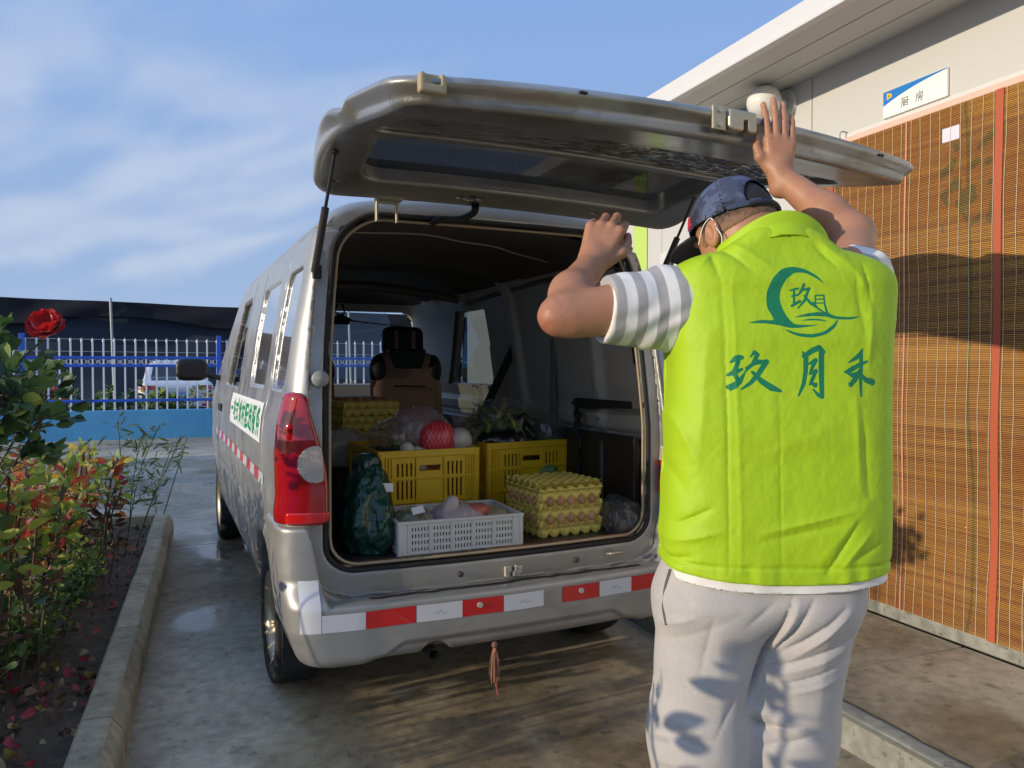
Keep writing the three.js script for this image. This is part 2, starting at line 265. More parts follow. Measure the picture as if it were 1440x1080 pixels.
// ---------- kitchen building ----------
const panelMat = mat(0.60, 0.605, 0.585, 0.42, { bumpMap: texBump, bumpScale: 0.0006 });
const whiteTrim = mat(0.70, 0.70, 0.685, 0.35), greyTrim = mat(0.42, 0.43, 0.42, 0.5);
{
  const b = thing('kitchen_building', 'white panel building with overhanging eave behind the bamboo blind', 'building');
  const PZ = [-9.6, -8.6, -7.6, -6.6, -5.36], W = (z0, z1, y0, y1) => uvMetres(box(0.075, y1 - y0, z1 - z0 - 0.006, 3.1875, (y0 + y1) / 2, (z0 + z1) / 2, 0.004));
  for (let i = 0; i < 4; i++) mesh('wall_panel', W(PZ[i], PZ[i + 1], 0.10, 3.0), panelMat, b);
  const lime = mat(0.52, 0.72, 0.16, 0.5);
  mesh('green_stripe', box(0.078, 2.9, 0.20, 3.1875, 1.55, -5.255), lime, b).userData.label = 'lime green upright band on the wall';
  mesh('wall_panel', W(-5.15, -4.95, 0.1, 3.0), panelMat, b);
  // window
  mesh('wall_panel', W(-4.95, -3.95, 0.1, 0.95), panelMat, b); mesh('wall_panel', W(-4.95, -3.95, 2.2, 3.0), panelMat, b);
  const win = mesh('window_frame', [box(0.09, 0.06, 1.0, 3.18, 0.98, -4.45), box(0.09, 0.06, 1.0, 3.18, 2.17, -4.45), box(0.09, 1.13, 0.06, 3.18, 1.575, -4.92), box(0.09, 1.13, 0.06, 3.18, 1.575, -3.98), box(0.08, 1.13, 0.05, 3.175, 1.575, -4.45), box(0.06, 1.13, 0.05, 3.165, 1.575, -4.74)], whiteTrim, b);
  const paneMat = mat(0.55, 0.62, 0.65, 0.03, { transmission: 1, thickness: 0 });
  mesh('pane', box(0.006, 1.13, 0.41, 3.19, 1.575, -4.68), paneMat, win); mesh('pane', box(0.006, 1.13, 0.41, 3.205, 1.575, -4.22), paneMat, win);
  mesh('wall_panel', W(-3.95, -3.42, 0.1, 3.0), panelMat, b);
  // doorway behind the blind
  const door = mesh('door', [box(0.05, 2.35, 1.08, 3.2, 1.33, -2.78), box(0.02, 0.9, 0.8, 3.172, 0.75, -2.78, 0.006)], mat(0.30, 0.20, 0.12, 0.5), b);
  mesh('door_frame', [box(0.085, 2.42, 0.07, 3.19, 1.33, -3.38, 0.006), box(0.085, 2.42, 0.07, 3.19, 1.33, -2.155, 0.006), box(0.085, 0.05, 1.3, 3.19, 2.565, -2.77)], whiteTrim, b);
  mesh('wall_panel', W(-3.42, -2.12, 2.59, 3.0), panelMat, b);
  for (const [a, c] of [[-2.12, -1.15], [-1.15, -0.15], [-0.15, 0.85], [0.85, 1.85], [1.85, 2.5]]) mesh('wall_panel', W(a, c, 0.1, 3.0), panelMat, b);
  mesh('end_wall', [uvMetres(box(5.8, 2.9, 0.075, 6.13, 1.55, -9.5625)), uvMetres(box(5.8, 2.9, 0.075, 6.13, 1.55, 2.4625)), box(0.075, 2.9, 12.0, 9.0, 1.55, -3.55)], panelMat, b);
  mesh('inner_floor', box(5.7, 0.1, 11.9, 6.1, 0.06, -3.55), greyTrim, b);
  // eave: soffit boards, fascia, roof sheet
  for (let i = 0; i < 3; i++) mesh('soffit_board', box(0.166, 0.02, 12.5, 2.735 + i * 0.17, 2.985 + 0.0, -3.55, 0.006), mat(0.62, 0.62, 0.58, 0.45), b);
  mesh('fascia', [box(0.03, 0.11, 12.6, 2.635, 3.03, -3.55, 0.006), box(0.05, 0.02, 12.6, 2.63, 2.972, -3.55, 0.005)], whiteTrim, b);
  const roof = new THREE.Shape(); roof.moveTo(2.65, 3.09); roof.lineTo(5.9, 3.9); roof.lineTo(9.4, 3.09); roof.lineTo(9.4, 3.0); roof.lineTo(2.65, 3.0);
  const rg = new THREE.ExtrudeGeometry(roof, { depth: 12.6, bevelEnabled: false }); rg.translate(0, 0.002, -9.85); mesh('roof', rg, mat(0.30, 0.42, 0.55, 0.5), b);
  mesh('conduit', tube([[3.14, 2.94, -3.6], [3.14, 2.94, -6], [3.14, 2.94, -9]], 0.008, 4), greyTrim, b);
}
// globe lamp beside the eave
{
  const l = thing('globe_lamp', 'white globe lamp on a round wall plate under the eave', 'lamp', [3.15, 2.88, -3.62]);
  const plate = new THREE.CylinderGeometry(0.085, 0.09, 0.02, 32); plate.rotateZ(Math.PI / 2); plate.translate(-0.012, 0, 0.0);
  mesh('wall_plate', [plate, rod([-0.02, 0, 0], [-0.075, -0.005, 0], 0.035, 20, 0.05)], mat(0.62, 0.64, 0.62, 0.3), l);
  const s = new THREE.SphereGeometry(0.098, 40, 28); s.scale(1, 0.95, 1); s.translate(-0.165, 0.0, 0); mesh('globe', s, mat(0.86, 0.86, 0.83, 0.22, { clearcoat: 0.6 }), l);
  for (const s of [-1, 1]) mesh('screw', rod([-0.022, s * 0.055, s * 0.04], [-0.027, s * 0.055, s * 0.04], 0.006, 8), greyTrim, l);
}
// kitchen name plate: blue sweep, yellow mark, two characters
{
  const s = thing('door_sign', 'white kitchen sign plate with blue sweep above the doorway', 'sign', [3.142, 2.655, -2.735]);
  const t = canvas(1024, 384, (c, w, h) => {
    c.fillStyle = '#f7f6f2'; c.fillRect(0, 0, w, h);
    c.fillStyle = '#2a7fd0'; c.beginPath(); c.moveTo(0, 0); c.lineTo(w, 0); c.lineTo(w, 14); c.bezierCurveTo(640, 40, 330, 90, 0, 208); c.fill();
    c.fillStyle = '#f2c230'; c.beginPath(); c.moveTo(60, 30); c.lineTo(60, 128); c.lineTo(148, 100); c.lineTo(140, 50); c.fill(); c.fillStyle = '#2f6f4a'; c.fillRect(84, 66, 26, 26);
    c.strokeStyle = '#565656'; han(c, 'kitchen', 300, 170, 130, 150, 12); han(c, 'room', 540, 170, 130, 150, 12);
  });
  const plate = mesh('plate', box(0.012, 0.132, 0.36, 0, 0, 0, 0.003), mat(0.8, 0.8, 0.78, 0.3), s);
  const f = new THREE.PlaneGeometry(0.356, 0.128); f.rotateY(-Math.PI / 2); f.translate(-0.008, 0, 0); mesh('print', f, new THREE.MeshPhysicalMaterial({ map: t, roughness: 0.25 }), s);
}
// bamboo blind over the doorway
{
  const z0 = -3.31, z1 = -2.07, y0 = 0.185, y1 = 2.525, X = 3.108;
  const b = thing('bamboo_blind', 'woven bamboo reed blind with red bands hung over the kitchen doorway', 'blind', [X, y0, (z0 + z1) / 2]);
  const hw = (z1 - z0) / 2, H = y1 - y0;
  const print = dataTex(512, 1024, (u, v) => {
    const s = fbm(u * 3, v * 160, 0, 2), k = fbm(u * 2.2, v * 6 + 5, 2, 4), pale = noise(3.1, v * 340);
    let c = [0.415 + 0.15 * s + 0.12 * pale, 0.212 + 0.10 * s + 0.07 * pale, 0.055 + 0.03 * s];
    const brown = smoothstep(k, -0.05, 0.4); const brownShade = 0.6 * brown + 0.35 * smoothstep(v + 0.12 * k, 0.62, 0.25); c = [lerp(c[0], 0.30, brownShade), lerp(c[1], 0.115, brownShade), lerp(c[2], 0.03, brownShade)];  // mottled brown, plus shade on the lower half painted into the reed colour
    // printed bamboo leaves
    for (const cu of [0.16, 0.74]) { const du = (u - cu) + 0.05 * noise(v * 5 + cu * 9), m = Math.abs(du) < 0.11 && noise(u * 26 + v * 30, v * 46 - u * 18, cu * 8) > 0.42 && noise(v * 7, cu * 5) > -0.1; if (m || Math.abs(du) < 0.006) c = [c[0] * 0.55, c[1] * 0.85, c[2] * 1.0]; }
    return c;
  });
  const reeds = [], pitch = 0.0078;
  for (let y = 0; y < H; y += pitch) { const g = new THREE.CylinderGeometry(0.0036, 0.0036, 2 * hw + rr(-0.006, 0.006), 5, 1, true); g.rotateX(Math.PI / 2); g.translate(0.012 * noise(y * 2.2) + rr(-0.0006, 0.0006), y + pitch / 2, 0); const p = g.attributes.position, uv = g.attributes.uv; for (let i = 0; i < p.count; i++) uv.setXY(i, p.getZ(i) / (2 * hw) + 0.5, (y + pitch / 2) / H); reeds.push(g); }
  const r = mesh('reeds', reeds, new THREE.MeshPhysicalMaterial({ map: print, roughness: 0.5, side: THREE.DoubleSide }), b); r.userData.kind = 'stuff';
  const th = mat(0.62, 0.53, 0.36, 0.7), red = mat(0.46, 0.10, 0.04, 0.6), pink = mat(0.62, 0.30, 0.20, 0.7);
  for (let k = 0; k < 24; k++) { const z = -hw + 0.022 + (k * (2 * hw - 0.044)) / 23, pts = []; for (let i = 0; i <= 24; i++) pts.push([-0.0055 + 0.012 * noise((i * H / 24) * 2.2), (i * H) / 24, z + 0.004 * noise(i * 0.5, k * 3)]); mesh('thread', tube(pts, 0.0017, 40, 4), th, b); }
  for (const [z, w, m] of [[hw - 0.205, 0.034, red], [-hw + 0.1, 0.026, red], [-0.05, 0.008, pink]]) { const g = new THREE.PlaneGeometry(0.002, H, 1, 40), pp = []; const s = new THREE.BoxGeometry(0.0025, H, w, 1, 40, 1); s.translate(-0.007, H / 2, z); const p = s.attributes.position; for (let i = 0; i < p.count; i++) p.setX(i, p.getX(i) + 0.012 * noise(p.getY(i) * 2.2)); s.computeVertexNormals(); mesh('ribbon', s, m, b); }
  mesh('top_binding', box(0.016, 0.03, 2 * hw + 0.01, -0.002, H + 0.012, 0, 0.005), mat(0.80, 0.52, 0.42, 0.6), b).userData.label = 'pink cloth binding along the top of the blind';
  mesh('paper_label', box(0.002, 0.062, 0.085, -0.010, 2.40 - y0, 0.185), mat(0.72, 0.70, 0.82, 0.6), b).userData.label = 'pale lilac paper tag on the reeds';
  for (const z of [-hw + 0.15, hw - 0.1]) mesh('hook', tube([[0.05, H + 0.07, z], [0.0, H + 0.07, z], [-0.01, H + 0.045, z], [0.0, H + 0.025, z]], 0.004, 10), greyTrim, b);
}

// ---------- flower bed ----------
const bedX0 = -3.1;
{
  const f = (x, z) => 0.055 + 0.03 * fbm(x * 2.5, z * 2.5, 1, 4) + 0.018 * fbm(x * 14, z * 14, 2, 3);
  const g = new THREE.PlaneGeometry(2.7, 11, 180, 500); g.rotateX(-Math.PI / 2); g.translate(-1.75, 0, -1.52); const p = g.attributes.position; for (let i = 0; i < p.count; i++) p.setY(i, f(p.getX(i), p.getZ(i))); g.computeVertexNormals();
  const t = dataTex(512, 512, (u, v) => { const a = tiled(u, v, 10, 5, 3), b = tiled(u, v, 60, 3, 4), k = 0.5 + 0.5 * a; return [0.055 + 0.05 * k + 0.03 * b, 0.038 + 0.034 * k + 0.022 * b, 0.024 + 0.02 * k + 0.014 * b]; }, true, 1.3);
  struct('soil', uvMetres(g), new THREE.MeshStandardMaterial({ map: t, roughness: 0.95, bumpMap: texBump, bumpScale: 0.006 }), 'dark soil of the flower bed');
  const kms = [[0.42, 0.355, 0.235], [0.35, 0.295, 0.195], [0.47, 0.41, 0.28]].map((q) => new THREE.MeshPhysicalMaterial({ color: C(...q), map: texFine, bumpMap: texBump, bumpScale: 0.003, roughness: 0.8 })); let kn = 0;
  const kb = new THREE.Group(); kb.name = 'kerb'; kb.userData.kind = 'structure'; kb.userData.label = 'tan kerb stones edging the flower bed'; scene.add(kb);
  const prof = new THREE.Shape(); [[-0.415, -0.05], [-0.415, 0.128], [-0.408, 0.135], [-0.335, 0.135], [-0.325, 0.131], [-0.296, 0.086], [-0.290, 0.07], [-0.285, -0.05]].forEach(([x, y], i) => prof[i ? 'lineTo' : 'moveTo'](x, y));
  for (let z = -6.95; z < 3.2; z += 0.995) {
    const L = 0.966, e = new THREE.ExtrudeGeometry(prof, { depth: L, steps: 12, bevelEnabled: true, bevelSize: 0.006, bevelThickness: 0.009, bevelSegments: 2 }); e.translate(rr(-0.005, 0.005), rr(-0.003, 0.003), z);
    const q = e.attributes.position; for (let i = 0; i < q.count; i++) { const n = noise(q.getX(i) * 20, q.getY(i) * 20, q.getZ(i) * 6); q.setX(i, q.getX(i) + 0.0025 * n); q.setY(i, q.getY(i) + 0.002 * n); } e.computeVertexNormals(); mesh('kerb_stone', uvMetres(e), kms[(kn++ * 2 + (kn % 3 === 0)) % 3], kb);
  }
  for (let x = -0.42; x > -3.1; x -= 0.9) mesh('kerb_stone', uvMetres(box(0.885, 0.19, 0.12, x - 0.45, 0.04, -7.0, 0.01)), kms[kn++ % 3], kb);
}
// unseen low blue wall, its height set for the straight shade edge it casts
{
  const w = thing('unseen_wall', 'unseen low blue wall beyond the flower bed, put there for its straight shade edge', 'wall');
  mesh('wall', box(0.16, 0.74, 15.2, bedX0 - 0.1, 0.37, -4.6, 0.01), mat(0.06, 0.22, 0.50, 0.7, { bumpMap: texBump, bumpScale: 0.003 }), w);
}

// ---------- blue and white picket fence ----------
{
  const bm = mat(0.02, 0.10, 0.55, 0.35), wm = mat(0.78, 0.80, 0.82, 0.35);
  const f = thing('picket_fence', 'white picket fence with blue rails on the low blue wall', 'fence', [0, 0, -16]);
  const paint = dataTex(512, 512, (u, v) => { const a = tiled(u, v, 4, 5, 61), b = tiled(u, v, 40, 3, 62); return [0.085 + 0.035 * a + 0.012 * b, 0.34 + 0.07 * a + 0.03 * b, 0.58 + 0.08 * a + 0.04 * b]; }, true, 0.25);
  mesh('base_wall', uvMetres(box(18, 0.56, 0.22, 0.4, 0.26, 0, 0.012)), new THREE.MeshStandardMaterial({ map: paint, roughness: 0.7, bumpMap: texBump, bumpScale: 0.003 }), f);
  for (const y of [0.72, 1.37, 1.52]) mesh('rail', box(18, 0.05, 0.045, 0.4, y, 0, 0.006), bm, f);
  const tip = new THREE.LatheGeometry([[0.0001, 0.09], [0.006, 0.075], [0.019, 0.045], [0.023, 0.028], [0.015, 0.01], [0.012, 0]].map((p) => new THREE.Vector2(...p)), 8); tip.translate(0, 1.80, 0);
  const picket = join([box(0.03, 1.26, 0.03, 0, 1.17, 0), tip]);
  for (let x = -8.4; x < 9.2; x += 0.178) { const m = mesh('picket', picket, wm, f); m.position.set(x, rr(-0.004, 0.004), 0.002); }
  const cross = join([rod([-0.055, 1.395, 0], [0.055, 1.495, 0], 0.006, 4), rod([0.055, 1.395, 0], [-0.055, 1.495, 0], 0.006, 4), (() => { const t = new THREE.TorusGeometry(0.03, 0.006, 4, 14); t.translate(0, 1.445, 0); return t; })()]);
  for (let x = -8.4; x < 9; x += 0.178) { const m = mesh('lattice_cross', cross, wm, f); m.position.set(x + 0.089, 0, 0); }
  for (const x of [-6.3, -3.1, 0.18, 3.4, 6.6]) mesh('post', box(0.085, 1.42, 0.085, x, 1.24, 0.03, 0.008), bm, f);
}

// ---------- black shade-net house beyond the fence ----------
{
  const n = thing('net_house', 'long shade house under black netting beyond the fence', 'shade house', [0, 0, -30]);
  const net = new THREE.MeshStandardMaterial({ color: C(0.012, 0.014, 0.02), roughness: 0.9, side: THREE.DoubleSide }), thin = new THREE.MeshStandardMaterial({ color: C(0.035, 0.048, 0.075), roughness: 0.95, side: THREE.DoubleSide });
  const roof = new THREE.PlaneGeometry(52, 26, 80, 20); roof.rotateX(-Math.PI / 2); roof.translate(2, 3.75, -13); { const p = roof.attributes.position; for (let i = 0; i < p.count; i++) p.setY(i, p.getY(i) + 0.035 * noise(p.getX(i) * 0.35, p.getZ(i) * 0.3) - 0.0164 * (p.getX(i) + 12)); roof.computeVertexNormals(); } mesh('roof_net', roof, net, n);
  const flap = new THREE.PlaneGeometry(52, 1, 120, 6); flap.translate(2, 0, 0); { const p = flap.attributes.position; for (let i = 0; i < p.count; i++) { const x = p.getX(i), t = p.getY(i) + 0.5, top = 3.75 + 0.035 * noise(x * 0.35, 0) - 0.0164 * (x + 12), bot = 2.74 + 0.36 * Math.pow(0.5 + 0.5 * Math.cos(((x + 3.0) / 8.15) * 2 * Math.PI), 0.8) + 0.04 * noise(x * 0.7); p.setXYZ(i, x, lerp(bot, top, t), 0.05 + 0.08 * noise(x * 1.1, t * 2)); } flap.computeVertexNormals(); } mesh('hanging_flap', flap, net, n);
  const side = new THREE.PlaneGeometry(52, 3.4, 120, 10); side.translate(2, 1.7, -0.4); { const p = side.attributes.position; for (let i = 0; i < p.count; i++) p.setZ(i, p.getZ(i) + 0.12 * noise(p.getX(i) * 0.9, p.getY(i) * 0.6)); side.computeVertexNormals(); } mesh('side_net', side, thin, n);
  for (let x = -19.95; x < 26; x += 8.15) mesh('post', rod([x + 0.6, 0, 0.2], [x + 0.5, 3.72, 0.15], 0.045, 8), mat(0.42, 0.45, 0.46, 0.5), n);
  for (const y of [1.9, 2.32]) mesh('wire', rod([-24, y + 0.1, 0.18], [28, y - 0.25, 0.18], 0.011, 4), mat(0.45, 0.48, 0.5, 0.5), n);
}

// ================= THE VAN =================
// local axes: x right, y up, z towards the tail; origin on the ground below the tail
const VAN = { pos: [1.096, 0, -2.746], turn: 3.2 * DEG };
const van = thing('van', 'silver delivery van with its tailgate raised and cargo bay open', 'van', VAN.pos, VAN.turn);
van.scale.x = 1.074;
const WT = [[0.2, 0.70], [0.30, 0.735], [0.42, 0.772], [0.62, 0.793], [0.84, 0.803], [0.90, 0.797], [1.05, 0.800], [1.15, 0.792], [1.24, 0.772], [1.5, 0.738], [1.75, 0.695], [1.9, 0.66], [2.1, 0.60]];
function wide(y) { if (y <= WT[0][0]) return WT[0][1]; for (let i = 1; i < WT.length; i++) if (y < WT[i][0]) { const [a, p] = WT[i - 1], [b, q] = WT[i], t = (y - a) / (b - a); return p + (q - p) * t; } return 0.6; }
const tailZ = (y) => -0.05 - 0.11 * Math.max(0, y - 1.1) - 0.06 * Math.max(0, y - 1.7);
function vanOuter(x, y, z) {
  const ax = Math.abs(x);
  const side = (ax - wide(y) + 0.10 * Math.max(0, -3.75 - z) ** 2) * 0.98;
  const roof = y - (2.045 - 0.085 * (ax / 0.66) ** 2 - 0.03 * Math.max(0, -z - 2.6) ** 2);
  const rear = z - (tailZ(y) - 0.045 * (ax / 0.75) ** 2);
  const shield = (y - 2.0 + (-z - 3.35) * 0.93) * 0.73;                // sloping windscreen
  const nose = Math.max(-z - 4.42 + 0.03 * (ax / 0.7) ** 2, (y - 1.16 + (-z - 4.1) * 0.55) * 0.87);
  let d = smax(side, roof, 0.13);
  d = smax(d, rear, 0.11);
  d = smax(d, Math.min(shield, 99), 0.06); d = smax(d, smin(nose, 99, 0.01), 0.08);
  return smax(d, 0.30 - y, 0.04);
}
const AX = [-0.755, -3.80];
// openings
const dOpening = (x, y) => { const t = clamp((y - 1.0) / 0.9, 0, 1), hw = 0.658 - 0.06 * t * t; return rrect(x, y - 1.275, hw, 0.67, y > 1.275 ? 0.17 : 0.105); };
const dRecess = (x, y) => { const t = clamp((y - 1.0) / 0.9, 0, 1), hw = 0.712 - 0.075 * t * t; return rrect(x, y - 1.265, hw, 0.75, y > 1.265 ? 0.22 : 0.15); };
const ribs = (z) => Math.max(smoothstep(0.05 - Math.abs(z + 0.62), 0, 0.03), smoothstep(0.06 - Math.abs(z + 1.52), 0, 0.03), smoothstep(0.07 - Math.abs(z + 2.25), 0, 0.03));
function cavity(x, y, z) {
  const ax = Math.abs(x), low = smoothstep(y, 1.04, 1.0);
  const w = wide(y) - 0.062 - 0.045 * low - 0.035 * ribs(z) * (y > 1.1 ? 1 : 0.4) - 0.025 * smoothstep(Math.abs(y - 1.09), 0.06, 0.03) - 0.10 * Math.max(0, -3.75 - z) ** 2;
  const roof = y - (1.968 - 0.085 * (ax / 0.66) ** 2 - 0.03 * smoothstep(Math.sin((z + 0.3) * 4.2), 0.6, 0.95) - 0.03 * Math.max(0, -z - 2.6) ** 2);
  let d = smax(ax - w, roof, 0.12);
  d = smax(d, 0.60 - y, 0.03); d = Math.max(d, z - (tailZ(y) - 0.045 * (ax / 0.75) ** 2 - 0.105));
  d = smax(d, (y - 1.95 + (-z - 3.32) * 0.93) * 0.73, 0.05); return Math.max(d, -z - 3.95);
}
const SIDEWIN = [[-0.27, -0.62], [-0.83, -1.42]];
const dWin = (y, z, z0, z1, y0, y1) => rrect(z - (z0 + z1) / 2 - 0.05 * (y - 1.5), y - (y0 + y1) / 2, Math.abs(z1 - z0) / 2, (y1 - y0) / 2, 0.055);
const dDoorWin = (y, z) => Math.max(dWin(y, z, -1.98, -2.95, 1.24, 1.74), (-z - 2.55 + (y - 1.2) * 0.72) * 0.8 - 0.24);
const dScreen = (x, y) => rrect(x, y - 1.495, 0.70 - 0.16 * clamp(y - 1.2, 0, 1), 0.285, 0.08);
function vanShell(x, y, z) {
  let o = vanOuter(x, y, z); if (o > 0.05) return o;
  const ax = Math.abs(x), ins = cavity(x, y, z);
  let d = Math.max(o, 0.016 - ins);
  // tailgate seat and opening
  if (z > -0.6) {
    d = smax(d, -Math.max(dRecess(x, y), -(z - (tailZ(y) - 0.045 * (ax / 0.75) ** 2 - 0.038))), 0.012);
    d = smax(d, -Math.max(dOpening(x, y), -(z + 0.62)), 0.014);
  }
  // wheel arches
  for (const a of AX) d = smax(d, -Math.max(len2(z - a, y - 0.30) - 0.345, 0.52 - ax), 0.016);
  // pressed side windows, front door windows, windscreen
  if (ax > 0.5) {
    for (const [a, b] of SIDEWIN) d = smax(d, -Math.max(dWin(y, z, a, b, 1.27, 1.735), 0 - (o + 0.014)), 0.012);
    d = smax(d, -Math.max(dDoorWin(y, z), 0.5 - ax), 0.012);
    // rub line along the flank
    d += 0.006 * smoothstep(0.022 - Math.abs(y - 0.71 - 0.02 * z * 0), 0, 0.018) * (o > -0.03 ? 1 : 0);
    // shut line under the roof gutter
    d += 0.007 * smoothstep(0.012 - Math.abs(y - 1.875), 0, 0.01) * (o > -0.03 ? 1 : 0);
  }
  if (z < -3.0) d = smax(d, -Math.max(dScreen(x, y), z + 3.1, -(z + 4.2)), 0.012);
  return d;
}
const vanDirt = dataTex(512, 512, (u, v) => { const a = tiled(u, v, 6, 5, 31), b = tiled(u, v, 48, 3, 32), k = 0.94 + 0.10 * a + 0.05 * b; return [k, k * 0.99, k * 0.97]; }, true, 0.7);
const vanRough = dataTex(512, 512, (u, v) => 0.40 + 0.24 * tiled(u, v, 8, 5, 33), false, 0.9);
const paint = new THREE.MeshPhysicalMaterial({ color: C(0.42, 0.42, 0.41), metalness: 0.5, roughness: 1, roughnessMap: vanRough, map: vanDirt, clearcoat: 0.38, clearcoatRoughness: 0.16, vertexColors: true, side: THREE.DoubleSide });
const black = mat(0.012, 0.012, 0.013, 0.5), rubber = mat(0.018, 0.017, 0.016, 0.75), chrome = mat(0.6, 0.58, 0.52, 0.28, { metalness: 0.9 }), zinc = mat(0.50, 0.45, 0.33, 0.42, { metalness: 0.6 });
const dirtCol = (x, y, z) => {                   // road dust on the sills and in the jambs
  const ax = Math.abs(x); let k = smoothstep(y, 0.95, 0.35) * (0.45 + 0.55 * smoothstep(fbm(x * 5 + z * 6, y * 2.2, 3, 4), -0.25, 0.3));
  if (ax > 0.7 && z > -1.2) k = Math.max(k, smoothstep(fbm(z * 26, y * 5, 8, 3), 0.02, 0.3) * smoothstep(y, 0.86, 0.55) * 0.8);
  const jamb = z > -0.16 && dRecess(x, y) < 0.0 ? 0.5 * smoothstep(fbm(x * 6, y * 6, 4, 4), -0.3, 0.3) : 0; k = clamp(Math.max(k * 0.75, jamb), 0, 1);
  return [lerp(1, 0.66, k), lerp(1, 0.60, k), lerp(1, 0.48, k)];
};
{
  const cut = -0.66;
  mesh('body', meshSDF((x, y, z) => { const d = Math.max(vanShell(x, y, z), cut - z); return d; }, [-0.86, 0.26, cut - 0.03], [0.86, 2.10, 0.02], 0.010, { uv: triUV(1), color: dirtCol }), paint, van).userData.label = 'rear quarter and tail frame of the van body';
  mesh('body', meshSDF((x, y, z) => Math.max(vanShell(x, y, z), z - cut + 0.004), [-0.90, 0.24, -4.52], [0.90, 2.10, cut + 0.03], 0.0185, { uv: triUV(1), color: dirtCol }), paint, van);
  // dark lining: roof cloth, side trim
  const lin = (x, y, z) => cavity(x, y, z);
  const opening = (x, y, z) => !(z > tailZ(y) - 0.22 && dOpening(x, y) < 0.05) && !(Math.abs(x) > 0.52 && dDoorWin(y, z) < 0.02) && !(z < -3.1 && dScreen(x, y) < 0.02);
  const roofTop = (x, y) => y > 1.86 - 0.10 * Math.max(0, Math.abs(x) - 0.5);
  mesh('roof_lining', meshSDF(lin, [-0.84, 1.7, -4.0], [0.84, 2.03, -0.05], 0.02, { uv: triUV(1), keep: (x, y, z) => opening(x, y, z) && roofTop(x, y) }), mat(0.09, 0.078, 0.066, 0.85, { bumpMap: texBump, bumpScale: 0.002 }), van);
  mesh('side_trim', meshSDF(lin, [-0.84, 0.56, -4.0], [0.84, 2.02, -0.05], 0.02, { uv: triUV(1), color: (x, y, z) => y < 1.03 ? [0.11, 0.10, 0.095] : [1, 1, 1], keep: (x, y, z) => opening(x, y, z) && !roofTop(x, y) && y > 0.61 }), new THREE.MeshPhysicalMaterial({ color: C(0.46, 0.43, 0.38), roughness: 0.42, vertexColors: true, side: THREE.DoubleSide, bumpMap: texBump, bumpScale: 0.001 }), van);
  mesh('cargo_floor', uvMetres(box(1.36, 0.03, 3.3, 0, 0.607, -1.80, 0.008)), new THREE.MeshPhysicalMaterial({ color: C(0.065, 0.052, 0.04), map: texFine, roughness: 0.5 }), van);
  const worn = dataTex(256, 64, (u, v) => { const a = tiled(u, v, 12, 4, 71), b = tiled(u, v, 40, 2, 72); return a > 0.05 ? [0.20 + 0.1 * b, 0.085, 0.05] : b > 0.1 ? [0.30, 0.23, 0.13] : [0.09, 0.07, 0.05]; }, true, 1);
  mesh('sill_strip', uvMetres(box(1.2, 0.014, 0.035, 0, 0.622, -0.152, 0.004)), new THREE.MeshStandardMaterial({ map: worn, roughness: 0.8 }), van);
  // rubber seal round the opening
  const pts = []; for (let i = 0; i < 160; i++) { const a = (i / 160) * Math.PI * 2, dx = Math.sin(a), dy = Math.cos(a); let t = 0.2; for (let k = 0; k < 40; k++) t -= (dOpening(dx * t, 1.275 + dy * t) + 0.004) * 0.8; pts.push(V(dx * t, 1.275 + dy * t, tailZ(1.275 + dy * t) - 0.045 * (dx * t / 0.75) ** 2 - 0.045)); }
  mesh('door_seal', new THREE.TubeGeometry(new THREE.CatmullRomCurve3(pts, true), 320, 0.0095, 8, true), rubber, van);
  // worn pale lip inside the seal
  const lip = pts.map((p) => { const s = 0.972; return V(p.x * s, 1.275 + (p.y - 1.275) * s, p.z - 0.012); }); mesh('seal_lip', new THREE.TubeGeometry(new THREE.CatmullRomCurve3(lip, true), 320, 0.006, 6, true), mat(0.42, 0.33, 0.20, 0.55), van);

  // ---- rear bumper
  const top = (ax) => lerp(0.515, 0.79, smoothstep(ax, 0.655, 0.725));
  const bump = (x, y, z) => {
    const ax = Math.abs(x), swell = 0.055 * smoothstep(y, 0.60, 0.50) * smoothstep(z, -0.40, -0.12);
    let d = vanOuter(x, y, z - swell) - 0.012; d = smax(d, y - top(ax), 0.02); d = smax(d, -0.44 - z, 0.01);
    // lower lip: step with a pinched crease that rises at each end
    const cr = 0.355 + 0.0 * ax + 0.045 * smoothstep(ax, 0.40, 0.50) * -1; d += 0.012 * smoothstep(y, cr + 0.012, cr - 0.012) * (z > -0.3 ? 1 : 0) * smoothstep(ax, 0.56, 0.48);
    d = smax(d, -(len3(x + 0.30, (y - 0.29) * 1.0, (z + 0.05) * 0.5) - 0.055), 0.01);                     // notch for the exhaust
    for (const a of AX) d = smax(d, -(len2(z - a, y - 0.30) - 0.36), 0.01);
    return Math.max(d, -(vanOuter(x, y, z) + 0.035));
  };
  mesh('rear_bumper', meshSDF(bump, [-0.88, 0.24, -0.5], [0.88, 0.84, 0.08], 0.0085, { uv: triUV(1), color: (x, y, z) => { const k = smoothstep(fbm(x * 4, y * 8, 2, 4), 0.05, 0.35) * 0.5 + smoothstep(y, 0.36, 0.29) * 0.4; return [1 - 0.28 * k, 1 - 0.31 * k, 1 - 0.38 * k]; } }), paint, van);
  const skin = (x, y, z) => Math.min(vanShell(x, y, z), bump(x, y, z));
  // scuffed black line on top of the bumper
  mesh('bumper_step', drape((x, y, z) => bump(x, y, z), (u, v) => [lerp(-0.52, 0.56, u), 0.7, lerp(-0.058, -0.038, v) + 0.008 * noise(u * 30)], [0, -1, 0], 60, 2, 0.003), rubber, van);
  // reflective tape along the bumper
  const tapeRed = mat(0.62, 0.015, 0.018, 0.3, { clearcoat: 0.5 }), tapeWhite = mat(0.66, 0.67, 0.69, 0.32, { clearcoat: 0.5 });
